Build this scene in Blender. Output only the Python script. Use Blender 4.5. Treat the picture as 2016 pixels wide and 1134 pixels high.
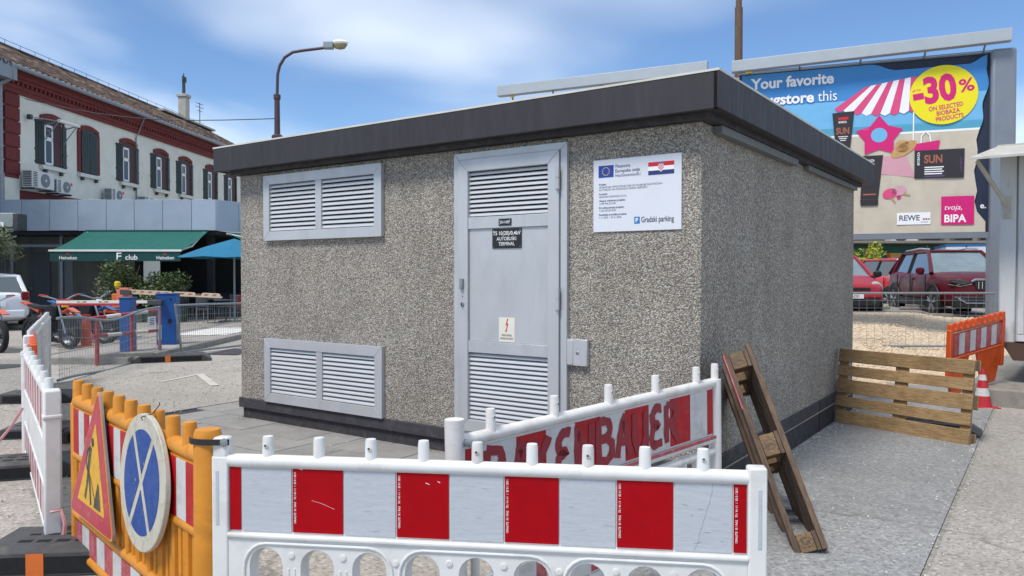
import bpy, math, random
from mathutils import Vector, Matrix
random.seed(7)
R = math.radians
for o in list(bpy.data.objects): bpy.data.objects.remove(o, do_unlink=True)
scn = bpy.context.scene
col = scn.collection

# ------------------------------------------------------------------ camera
cam_data = bpy.data.cameras.new('camera')
cam = bpy.data.objects.new('camera', cam_data); col.objects.link(cam)
cam.location = (0, 0, 1.62)
cam.rotation_euler = (R(90) - 0.01814, 0, 0)
cam_data.sensor_width = 36; cam_data.lens = 36 * 1514.3 / 2016
cam_data.clip_start = 0.05; cam_data.clip_end = 2000
scn.camera = cam

# ------------------------------------------------------------------ sky
SUN_EL, SUN_AZ = 58, 222            # compass azimuth (0 = +Y, clockwise): behind and left of the camera
world = bpy.data.worlds.new('World'); scn.world = world; world.use_nodes = True
wt = world.node_tree; wn = wt.nodes; wl = wt.links
for n in list(wn): wn.remove(n)
def W(t, **k):
    n = wn.new(t)
    for a, b in k.items(): setattr(n, a, b)
    return n
sky = W('ShaderNodeTexSky', sky_type='NISHITA', sun_disc=False, sun_elevation=R(SUN_EL), sun_rotation=R(SUN_AZ),
        altitude=200, air_density=1.0, dust_density=0.0, ozone_density=7.5)
tc = W('ShaderNodeTexCoord'); sep = W('ShaderNodeSeparateXYZ'); wl.new(tc.outputs['Generated'], sep.inputs[0])
zc = W('ShaderNodeMath', operation='MAXIMUM'); wl.new(sep.outputs['Z'], zc.inputs[0]); zc.inputs[1].default_value = 0.0
za = W('ShaderNodeMath', operation='ADD'); wl.new(zc.outputs[0], za.inputs[0]); za.inputs[1].default_value = 0.22
dx = W('ShaderNodeMath', operation='DIVIDE'); wl.new(sep.outputs['X'], dx.inputs[0]); wl.new(za.outputs[0], dx.inputs[1])
dy = W('ShaderNodeMath', operation='DIVIDE'); wl.new(sep.outputs['Y'], dy.inputs[0]); wl.new(za.outputs[0], dy.inputs[1])
cb = W('ShaderNodeCombineXYZ'); wl.new(dx.outputs[0], cb.inputs[0]); wl.new(dy.outputs[0], cb.inputs[1])
mp = W('ShaderNodeMapping'); wl.new(cb.outputs[0], mp.inputs['Vector']); mp.inputs['Location'].default_value = (6.415, 8.838, 0.0)
mp.inputs['Rotation'].default_value = (0, 0, R(25)); mp.inputs['Scale'].default_value = (0.8, 0.62, 1)
nz = W('ShaderNodeTexNoise'); wl.new(mp.outputs[0], nz.inputs['Vector'])
nz.inputs['Scale'].default_value = 1.05; nz.inputs['Detail'].default_value = 4; nz.inputs['Roughness'].default_value = 0.44
nz.inputs['Distortion'].default_value = 0.35
rp = W('ShaderNodeValToRGB'); wl.new(nz.outputs['Fac'], rp.inputs[0])
rp.color_ramp.interpolation = 'EASE'
rp.color_ramp.elements[0].position = 0.41; rp.color_ramp.elements[0].color = (0, 0, 0, 1)
rp.color_ramp.elements[1].position = 0.69; rp.color_ramp.elements[1].color = (0.9, 0.9, 0.9, 1)
mx = W('ShaderNodeMix', data_type='RGBA'); wl.new(rp.outputs[0], mx.inputs['Factor'])
wl.new(sky.outputs[0], mx.inputs[6]); mx.inputs[7].default_value = (7.3, 7.9, 8.5, 1)
bg = W('ShaderNodeBackground'); wl.new(mx.outputs[2], bg.inputs['Color']); bg.inputs['Strength'].default_value = 0.096
out = W('ShaderNodeOutputWorld'); wl.new(bg.outputs[0], out.inputs['Surface'])

# ------------------------------------------------------------------ sun (thin cloud: soft)
sd = bpy.data.lights.new('sun', 'SUN'); sd.energy = 2.2; sd.angle = R(16); sd.color = (1.0, 0.95, 0.875)
sun = bpy.data.objects.new('sun', sd); col.objects.link(sun)
az, el = R(SUN_AZ), R(SUN_EL)
sun_dir = Vector((math.sin(az) * math.cos(el), math.cos(az) * math.cos(el), math.sin(el)))
sun.rotation_euler = sun_dir.to_track_quat('Z', 'Y').to_euler()
sun.location = sun_dir * 40

scn.view_settings.view_transform = 'Standard'; scn.view_settings.look = 'None'
scn.view_settings.exposure = 0.70; scn.view_settings.gamma = 1.0; scn.view_settings.use_curve_mapping = False
scn.render.engine = 'CYCLES'

# ------------------------------------------------------------------ materials
def lin(c):
    if isinstance(c, str):
        c = c.lstrip('#'); c = [int(c[i:i + 2], 16) / 255 for i in (0, 2, 4)]
        return tuple(x / 12.92 if x <= 0.04045 else ((x + 0.055) / 1.055) ** 2.4 for x in c)
    return tuple(c)
class N:
    def __init__(s, name):
        s.m = bpy.data.materials.new(name); s.m.use_nodes = True; s.t = s.m.node_tree
        s.b = s.t.nodes['Principled BSDF']; s.out = s.t.nodes['Material Output']
    def n(s, t, ins=None, **k):
        x = s.t.nodes.new(t)
        for a, b in k.items(): setattr(x, a, b)
        for a, b in (ins or {}).items():
            if isinstance(b, bpy.types.NodeSocket): s.t.links.new(b, x.inputs[a])
            else: x.inputs[a].default_value = b
        return x
    def link(s, a, b): s.t.links.new(a, b)
    def coord(s, scale=(1, 1, 1), rand=True):
        c = s.n('ShaderNodeTexCoord').outputs['Object']
        if rand:
            oi = s.n('ShaderNodeObjectInfo').outputs['Random']
            mu = s.n('ShaderNodeMath', {0: oi, 1: 37.0}, operation='MULTIPLY').outputs[0]
            c = s.n('ShaderNodeVectorMath', {0: c, 1: mu}, operation='ADD').outputs[0]
        return s.n('ShaderNodeMapping', {'Vector': c, 'Scale': scale}).outputs[0]
    def noise(s, v, scale, detail=4, rough=0.55, dist=0.0):
        return s.n('ShaderNodeTexNoise', {'Vector': v, 'Scale': scale, 'Detail': detail, 'Roughness': rough, 'Distortion': dist}).outputs['Fac']
    def ramp(s, f, stops, interp='LINEAR'):
        r = s.n('ShaderNodeValToRGB', {0: f}); e = r.color_ramp.elements; r.color_ramp.interpolation = interp
        while len(e) < len(stops): e.new(0.5)
        for x, (p, c) in zip(e, stops):
            x.position = p; x.color = (*lin(c), 1) if not isinstance(c, (int, float)) else (c, c, c, 1)
        return r.outputs[0]
    def mix(s, f, a, b, mode='MIX'):
        x = s.n('ShaderNodeMix', data_type='RGBA', blend_type=mode)
        for sock, v in ((x.inputs['Factor'], f), (x.inputs[6], a), (x.inputs[7], b)):
            if isinstance(v, bpy.types.NodeSocket): s.link(v, sock)
            elif isinstance(v, (int, float)): sock.default_value = v if sock.type == 'VALUE' else (v, v, v, 1)
            else: sock.default_value = (*lin(v), 1)
        return x.outputs[2]
    def bump(s, h, strength, dist=0.01):
        x = s.n('ShaderNodeBump', {'Height': h, 'Strength': strength, 'Distance': dist}); s.link(x.outputs[0], s.b.inputs['Normal'])
    def setc(s, c):
        if isinstance(c, bpy.types.NodeSocket): s.link(c, s.b.inputs['Base Color'])
        else: s.b.inputs['Base Color'].default_value = (*lin(c), 1)
M = {}
def mat(name, base, rough=0.6, var=0.10, scale=6, metal=0.0, bump=0.0, bscale=80, dirt=None, stretch=(1, 1, 1), orand=0.0, spec=None, coat=0.0, alpha=None, trans=0.0):
    k = N(name); v = k.coord(stretch)
    f = k.noise(v, scale, 5)
    lo = tuple(max(0, x * (1 - var)) for x in lin(base)); hi = tuple(min(1, x * (1 + var)) for x in lin(base))
    c = k.ramp(f, [(0.3, lo), (0.7, hi)])
    if dirt:
        dc, amt, ds = dirt
        df = k.ramp(k.noise(v, ds, 8, 0.65, 0.6), [(0.5, 0.0), (0.72, amt)])
        c = k.mix(df, c, dc)
    if orand:
        oi = k.n('ShaderNodeObjectInfo').outputs['Random']
        g = k.n('ShaderNodeMapRange', {0: oi, 3: 1 - orand, 4: 1 + orand}).outputs[0]
        c = k.mix(1.0, c, k.n('ShaderNodeCombineColor', {0: g, 1: g, 2: g}).outputs[0], 'MULTIPLY')
    k.setc(c)
    rr = k.ramp(k.noise(v, scale * 2.3, 4), [(0.3, max(0.02, rough - 0.08)), (0.7, min(1, rough + 0.08))]); k.link(rr, k.b.inputs['Roughness'])
    k.b.inputs['Metallic'].default_value = metal
    if spec is not None: k.b.inputs['Specular IOR Level'].default_value = spec
    if coat: k.b.inputs['Coat Weight'].default_value = coat; k.b.inputs['Coat Roughness'].default_value = 0.05
    if bump: k.bump(k.noise(v, bscale, 5), bump, 0.01)
    M[name] = k.m; return k.m
# plain procedural materials
mat('fascia', '#2e2b2f', 0.62, 0.16, 3.0, dirt=('#47444a', 0.35, 2.2), stretch=(3, 3, 0.5), bump=0.1, bscale=200)
mat('fascia_edge', '#c9c6bd', 0.7, 0.10, 5)
mat('plinth', '#38373c', 0.75, 0.15, 5, bump=0.3, bscale=120, dirt=('#6f6c6b', 0.35, 9))
mat('plinth_lower', '#333237', 0.75, 0.15, 5, bump=0.3, bscale=120, dirt=('#6a6661', 0.4, 9))
mat('aluminium', '#b9bbbe', 0.42, 0.05, 2.5, metal=0.25, dirt=('#94979b', 0.35, 3), stretch=(1, 1, 0.4))
mat('aluminium_slat', '#c6c8ca', 0.38, 0.05, 4, metal=0.15)
mat('steel', '#9a9da2', 0.35, 0.08, 20, metal=0.8)
mat('galvanised', '#8f979c', 0.5, 0.12, 12, metal=0.55, dirt=('#6f7478', 0.4, 20))
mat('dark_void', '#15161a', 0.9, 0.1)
mat('sign_white', '#d4d7de', 0.35, 0.02, 3)
mat('plate_black', '#14161c', 0.35, 0.05)
mat('print_white', '#f0f0f0', 0.5, 0.02)
mat('print_black', '#20222a', 0.5, 0.02)
mat('print_grey', '#5d6068', 0.5, 0.02)
mat('print_blue', '#1c3f96', 0.5, 0.03)
mat('print_navy', '#2a3270', 0.5, 0.03)
mat('print_red', '#c8202c', 0.5, 0.03)
mat('print_yellow', '#f2cf2e', 0.5, 0.03)
mat('print_cyan', '#2f79b8', 0.5, 0.03)
mat('sticker', '#d9d6c8', 0.5, 0.04)
mat('white_plastic', '#d6d6d4', 0.46, 0.05, 6, dirt=('#a89f92', 0.45, 4), bump=0.06, bscale=40)
mat('old_white_plastic', '#d8d4d0', 0.5, 0.06, 6, dirt=('#978c7f', 0.5, 6), bump=0.08, bscale=40)
mat('film_white_clean', '#b4b9bf', 0.4, 0.05, 9, dirt=('#9099a2', 0.6, 26), stretch=(1, 1, 12), bump=0.1, bscale=60)
mat('film_white_old', '#c3c2c1', 0.45, 0.07, 9, dirt=('#8d877f', 0.45, 12))
mat('film_red', '#a1000f', 0.4, 0.05, 5, dirt=('#8a000d', 0.5, 9), spec=0.15)
mat('film_red_old', '#a80f1c', 0.42, 0.10, 6, dirt=('#c9625c', 0.22, 14), spec=0.25)
mat('film_red_faded', '#a84a50', 0.5, 0.12, 7, dirt=('#c99a94', 0.5, 14))
mat('graffiti_paint', '#8a0d24', 0.45, 0.12, 18)
mat('yellow_plastic', '#cb8420', 0.5, 0.12, 5, dirt=('#85581f', 0.7, 5), bump=0.12, bscale=50)
mat('orange_plastic', '#d2511a', 0.45, 0.10, 5, dirt=('#8d3b1a', 0.5, 7), bump=0.08, bscale=50)
mat('sign_red', '#b23345', 0.38, 0.08, 6, dirt=('#8d2f3b', 0.5, 16))
mat('sign_yellow', '#dba60c', 0.38, 0.06, 6, dirt=('#9c7714', 0.55, 20))
mat('sign_rim', '#d8913a', 0.4, 0.08, 10)
mat('sign_blue', '#0b4088', 0.4, 0.06, 6, dirt=('#5c7799', 0.3, 22), spec=0.25)
mat('sign_cream', '#b9b5a6', 0.45, 0.08, 6, dirt=('#857d6d', 0.6, 14))
mat('sign_dark', '#3a3b3e', 0.5, 0.1, 20, dirt=('#a08022', 0.5, 24))
mat('sign_back', '#8f9395', 0.5, 0.08, 8, metal=0.4)
mat('black_rubber', '#464647', 0.8, 0.2, 8, dirt=('#6b6762', 0.6, 5), bump=0.3, bscale=60)
mat('black_strap', '#1b1d22', 0.5, 0.1)
mat('tape', '#c98f93', 0.5, 0.2, 20)
mat('concrete_block', '#8b877f', 0.85, 0.15, 6, bump=0.3, bscale=60, dirt=('#5c5852', 0.5, 8))
mat('stone_kerb', '#7c7468', 0.9, 0.25, 5, bump=0.8, bscale=14, dirt=('#4c463d', 0.7, 6))
mat('paint_line', '#d2d0ca', 0.7, 0.08, 6, dirt=('#9d978d', 0.8, 9))
mat('paint_worn', '#bcb7ae', 0.8, 0.08, 6, dirt=('#a29c94', 0.9, 7))
mat('strip_grey', '#6c6e70', 0.6, 0.08)
mat('bolt', '#7a7d82', 0.35, 0.1, 20, metal=0.8)
mat('hazard_blue', '#0a4585', 0.42, 0.08, 4, dirt=('#1a4570', 0.4, 6))
mat('salmon_paint', '#d97a5c', 0.5, 0.1, 4, dirt=('#b4623f', 0.5, 5))
mat('orange_paint', '#d06a28', 0.5, 0.1, 4)
mat('boom_white', '#d8d4cc', 0.45, 0.06, 6, dirt=('#a39a8a', 0.4, 9))
mat('boom_red', '#b0232c', 0.45, 0.1, 6)
mat('boom_brown', '#9a5a48', 0.5, 0.1, 6)
mat('cream_boom', '#c7b39c', 0.5, 0.08, 6, dirt=('#95806a', 0.5, 9))
mat('red_pipe', '#a22b33', 0.45, 0.12, 8, dirt=('#7b2a2a', 0.5, 12))
mat('lamp_post', '#4a3a40', 0.55, 0.12, 8, metal=0.2)
mat('lamp_grey', '#8b9496', 0.5, 0.06)
mat('lamp_bowl', '#8a8360', 0.2, 0.08)
mat('lamp_top', '#e3e6e8', 0.4, 0.03)
mat('plaster', '#d0d0c6', 0.85, 0.05, 1.5, dirt=('#a9a79c', 0.35, 1.2), bump=0.15, bscale=30)
mat('plaster_grey', '#9aa2ab', 0.85, 0.08, 1.5)
mat('brick_red', '#652524', 0.85, 0.25, 9, bump=0.5, bscale=20, dirt=('#5c2423', 0.5, 7), orand=0.12)
mat('brick_cornice', '#6c2926', 0.85, 0.22, 6, bump=0.5, bscale=16, dirt=('#5a211f', 0.5, 5))
mat('shutter_green', '#0e2322', 0.5, 0.12, 6)
mat('window_white', '#d5d8da', 0.5, 0.04)
mat('window_brown', '#3f1a1a', 0.6, 0.1)
mat('curtain', '#8b8f93', 0.8, 0.1, 6, stretch=(8, 8, 0.3))
mat('stone_sill', '#c9c9c2', 0.8, 0.06)
mat('rust_strip', '#5d2420', 0.8, 0.2, 6, stretch=(6, 6, 0.6))
mat('gutter', '#858a90', 0.45, 0.1, 6, metal=0.4)
mat('roof_tile', '#675045', 0.9, 0.35, 3.6, bump=0.5, bscale=30, dirt=('#372c28', 0.8, 2.4))
mat('chimney_grey', '#a7a49c', 0.9, 0.1, 3)
mat('iron', '#3c3f42', 0.6, 0.1)
mat('panel_silver', '#9fabb8', 0.4, 0.07, 0.8, metal=0.3, dirt=('#8a95a3', 0.5, 1.2), orand=0.05)
mat('shop_interior', '#b3ad98', 0.9, 0.2, 1.2, stretch=(3, 3, 0.4))
mat('shop_frame', '#8a9099', 0.45, 0.06, metal=0.4)
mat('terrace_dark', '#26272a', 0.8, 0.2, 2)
mat('awning_green', '#065850', 0.8, 0.07, 2, bump=0.1, bscale=6)
mat('valance_green', '#0a4140', 0.8, 0.06, 2)
mat('awning_arm', '#d9d9d4', 0.5, 0.04)
mat('umbrella_blue', '#06678a', 0.8, 0.06, 2)
mat('ac_white', '#c6c7c4', 0.5, 0.04, 4, dirt=('#9b9a94', 0.4, 4))
mat('ac_grille', '#6a6e73', 0.5, 0.1, 30)
mat('ac_dark', '#2b2e33', 0.5, 0.1)
mat('leaf_dark', '#3f5228', 0.55, 0.45, 3.5)
mat('leaf_light', '#93a12c', 0.55, 0.4, 3.5)
mat('leaf_olive', '#6d7458', 0.6, 0.35, 3.5)
mat('bark', '#5a4a3c', 0.9, 0.2, 8)
mat('planter', '#3f4a3e', 0.8, 0.1)
mat('chair_grey', '#7b7f82', 0.5, 0.1)
mat('tyre', '#1b1b1d', 0.85, 0.15, 10)
mat('rim_silver', '#a8abaf', 0.3, 0.06, metal=0.8)
mat('chrome', '#c9ccd0', 0.12, 0.03, metal=1.0)
mat('car_black', '#17181b', 0.55, 0.1)
mat('car_burgundy', '#540c1a', 0.4, 0.05, 2, spec=0.25, coat=0.08)
mat('car_red', '#98142a', 0.4, 0.06, 2, coat=0.15)
mat('car_red_bright', '#c01428', 0.3, 0.05, 2, coat=0.7)
mat('car_white', '#cdd3da', 0.25, 0.03, 2, coat=0.8)
mat('car_glass', '#2b3a42', 0.06, 0.1, 2, spec=0.9, coat=1.0)
mat('car_screen', '#5d7078', 0.08, 0.2, 3, spec=0.9, coat=1.0)
mat('headlamp', '#33383e', 0.15, 0.5, 30, spec=0.4)
mat('headlamp_old', '#a3a191', 0.25, 0.1, 12, coat=0.6)
mat('tail_red', '#6d0d18', 0.15, 0.1, coat=1.0)
mat('number_plate', '#dadde0', 0.4, 0.03)
mat('moto_orange', '#c24a22', 0.35, 0.08, 6, coat=0.4)
mat('moto_blue', '#24508e', 0.4, 0.08)
mat('moto_yellow', '#d2b51c', 0.4, 0.06)
mat('engine', '#4b4d50', 0.45, 0.25, 18, metal=0.6)
mat('poster_sky', '#3a85c6', 0.5, 0.06, 1.2)
mat('poster_sea', '#4f9fbb', 0.5, 0.10, 2, stretch=(0.5, 1, 8))
mat('poster_sand', '#c6bba9', 0.55, 0.07, 3, bump=0.5, bscale=2.4, dirt=('#b3a793', 0.5, 2.5))
mat('poster_pink', '#d8487c', 0.5, 0.08, 4)
mat('poster_magenta', '#cf1470', 0.5, 0.03)
mat('poster_yellow', '#ecdc0d', 0.5, 0.02)
mat('poster_white', '#eceef0', 0.5, 0.02)
mat('poster_rose', '#cf9aa6', 0.5, 0.05)
mat('poster_black', '#2c262a', 0.5, 0.06)
mat('poster_copper', '#a5604b', 0.5, 0.08)
mat('poster_straw', '#c19660', 0.5, 0.12, 9)
mat('poster_purple', '#6d4a86', 0.5, 0.05)
mat('poster_skyline', '#6fb2dd', 0.5, 0.05)
mat('board_navy', '#1b2740', 0.6, 0.1)
mat('beam_grey', '#a9b0b5', 0.5, 0.05, 2, metal=0.15, dirt=('#8d9499', 0.4, 2))
mat('pillar_grey', '#7d848d', 0.45, 0.06, 1.5, metal=0.2, dirt=('#686e76', 0.4, 1.5))
mat('kiosk_white', '#c7cacb', 0.55, 0.06, 2, dirt=('#8f8577', 0.6, 2.2), stretch=(2, 2, 0.4))
mat('kiosk_base', '#4f3a30', 0.8, 0.2, 4)
mat('canopy_metal', '#b5b2a8', 0.55, 0.1, 3, dirt=('#8b8270', 0.5, 4))
mat('far_wall', '#5a5850', 0.85, 0.12, 1.5)
mat('far_wall_light', '#857f73', 0.85, 0.1, 1.5)
mat('shop_green', '#1c5a4c', 0.6, 0.08)
mat('fruit_green', '#6fa04a', 0.6, 0.08)
mat('fruit_orange', '#d8642c', 0.6, 0.08)
mat('fruit_yellow', '#d8b455', 0.6, 0.08)
mat('truck_white', '#c9ced3', 0.5, 0.04)
mat('truck_blue', '#1f5f9e', 0.5, 0.06)
mat('soil', '#6d6250', 0.95, 0.2, 3, bump=0.5, bscale=12)

def wood(name, base, dark, grain=(1, 1, 1), knots=0.5):
    k = N(name); v = k.coord(grain)
    g = k.noise(v, 9, 6, 0.6, 0.8)
    c = k.ramp(g, [(0.28, dark), (0.62, base)])
    st = k.ramp(k.noise(k.coord((1.2, 1.2, 1.2)), 4.0, 6, 0.65), [(0.45, 0.0), (0.75, knots)])
    c = k.mix(st, c, dark)
    oi = k.n('ShaderNodeObjectInfo').outputs['Random']
    gg = k.n('ShaderNodeMapRange', {0: oi, 3: 0.82, 4: 1.15}).outputs[0]
    c = k.mix(1.0, c, k.n('ShaderNodeCombineColor', {0: gg, 1: gg, 2: gg}).outputs[0], 'MULTIPLY')
    k.setc(c); k.b.inputs['Roughness'].default_value = 0.78
    k.bump(g, 0.35, 0.004); M[name] = k.m
wood('wood_new', '#a88a62', '#6b5334', (1.0, 12, 12), 0.75)
wood('wood_old', '#6d5845', '#3b2f27', (12, 12, 1.2), 0.6)
wood('wood_block', '#84694a', '#4a3928', (6, 6, 6), 0.5)
wood('wood_pole', '#6f5a48', '#46372c', (14, 14, 0.7), 0.4)

def aggregate():
    k = N('aggregate'); v = k.coord((1, 1, 1), False)
    vo = k.n('ShaderNodeTexVoronoi', {'Vector': v, 'Scale': 105.0, 'Randomness': 1.0}, feature='F1')
    sepc = k.n('ShaderNodeSeparateColor', {0: vo.outputs['Color']})
    c = k.ramp(sepc.outputs[0], [(0.0, '#6a6660'), (0.18, '#837e76'), (0.42, '#a29b91'), (0.62, '#b0a99d'), (0.82, '#c3bcb0'), (1.0, '#dad5ca')])
    br = k.ramp(sepc.outputs[1], [(0.80, 0.0), (0.84, 0.5)], 'CONSTANT')
    c = k.mix(br, c, '#85705c')
    edge = k.ramp(vo.outputs['Distance'], [(0.35, 0.0), (0.80, 0.6)])
    c = k.mix(edge, c, '#4a4640')
    big = k.ramp(k.noise(v, 1.7, 5, 0.6), [(0.3, 0.84), (0.7, 1.12)])
    c = k.mix(1.0, c, big, 'MULTIPLY')
    streak = k.ramp(k.noise(k.coord((5, 5, 0.35), False), 1.6, 6, 0.6), [(0.35, 0.95), (0.7, 1.03)])
    c = k.mix(1.0, c, streak, 'MULTIPLY')
    k.setc(c); k.b.inputs['Roughness'].default_value = 0.75
    k.bump(k.ramp(vo.outputs['Distance'], [(0.0, 1.0), (0.8, 0.0)]), 0.8, 0.008)
    M['aggregate'] = k.m
aggregate()

def ground_mat(name, base, dark, light, speck=0.5, stain=0.35, s=1.0, crack=0.5):
    k = N(name); v = k.coord((1, 1, 1), False)
    vo = k.n('ShaderNodeTexVoronoi', {'Vector': v, 'Scale': 55.0 * s})
    r = k.n('ShaderNodeSeparateColor', {0: vo.outputs['Color']}).outputs[0]
    c = k.ramp(r, [(0.0, dark), (0.35, base), (0.75, base), (1.0, light)])
    c = k.mix(speck, base, c)
    st = k.ramp(k.noise(v, 0.35, 8, 0.65, 0.5), [(0.38, 0.0), (0.68, stain)])
    c = k.mix(st, c, dark)
    st2 = k.ramp(k.noise(v, 2.2, 8, 0.7, 0.4), [(0.5, 0.0), (0.75, stain * 0.9)])
    c = k.mix(st2, c, dark)
    if crack:
        cv = k.n('ShaderNodeTexVoronoi', {'Vector': k.n('ShaderNodeVectorMath', {0: v, 1: k.n('ShaderNodeTexNoise', {'Vector': v, 'Scale': 1.3, 'Detail': 6}).outputs['Color']}, operation='ADD').outputs[0], 'Scale': 0.28}, feature='DISTANCE_TO_EDGE')
        cr = k.ramp(cv.outputs['Distance'], [(0.0, crack), (0.008, 0.0)])
        c = k.mix(cr, c, tuple(x * 0.5 for x in lin(dark)))
    k.setc(c); k.b.inputs['Roughness'].default_value = 0.9; k.b.inputs['Specular IOR Level'].default_value = 0.25
    k.bump(k.noise(v, 60, 6, 0.7), 0.35, 0.01); M[name] = k.m
ground_mat('asphalt_old', '#a59f97', '#7d776f', '#c4beb4', 0.85, 0.40)
ground_mat('asphalt_road', '#938e88', '#726d68', '#b2aca4', 0.8, 0.35)
ground_mat('apron_concrete', '#929291', '#6a6a69', '#b2b2b0', 0.75, 0.5, crack=0.35)
ground_mat('apron_old', '#a09b95', '#77726c', '#bfb9b0', 0.8, 0.45)
ground_mat('gravel_ground', '#bca78e', '#8d7b64', '#dccdb6', 0.9, 0.25, 0.4, crack=0.0)
mat('slab', '#8d8b86', 0.85, 0.08, 4, bump=0.2, bscale=150, orand=0.10, dirt=('#6c6a65', 0.4, 5))
mat('gravel_stone', '#c6b39a', 0.9, 0.2, 14, dirt=('#e0d4c0', 0.5, 9))

def glass(name, tint, alpha=0.35):
    k = N(name); k.b.inputs['Base Color'].default_value = (*lin(tint), 1); k.b.inputs['Roughness'].default_value = 0.04
    k.b.inputs['Alpha'].default_value = alpha; k.b.inputs['Specular IOR Level'].default_value = 0.8; M[name] = k.m
glass('shop_glass', '#20262a', 0.25)
glass('house_glass', '#2c3338', 0.75)

def roof_tiles():
    k = N('roof_tile'); c0 = k.n('ShaderNodeTexCoord').outputs['Object']; sp = k.n('ShaderNodeSeparateXYZ', {0: c0})
    fx = k.n('ShaderNodeMath', {0: k.n('ShaderNodeMath', {0: sp.outputs[0], 1: 0.36}, operation='DIVIDE').outputs[0]}, operation='FLOOR').outputs[0]
    fy = k.n('ShaderNodeMath', {0: k.n('ShaderNodeMath', {0: sp.outputs[1], 1: 0.36}, operation='DIVIDE').outputs[0]}, operation='FLOOR').outputs[0]
    wn_ = k.n('ShaderNodeTexWhiteNoise', {'Vector': k.n('ShaderNodeCombineXYZ', {0: fx, 1: fy}).outputs[0]}).outputs['Value']
    c = k.ramp(wn_, [(0.0, '#241d1a'), (0.3, '#3c302a'), (0.6, '#594539'), (0.85, '#695448'), (1.0, '#8a7665')])
    st = k.ramp(k.noise(c0, 1.4, 7, 0.65), [(0.42, 0.0), (0.7, 0.7)]); c = k.mix(st, c, '#3a302b')
    k.setc(c); k.b.inputs['Roughness'].default_value = 0.9; k.bump(k.noise(c0, 30, 5), 0.5, 0.02); M['roof_tile'] = k.m
roof_tiles()
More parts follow.
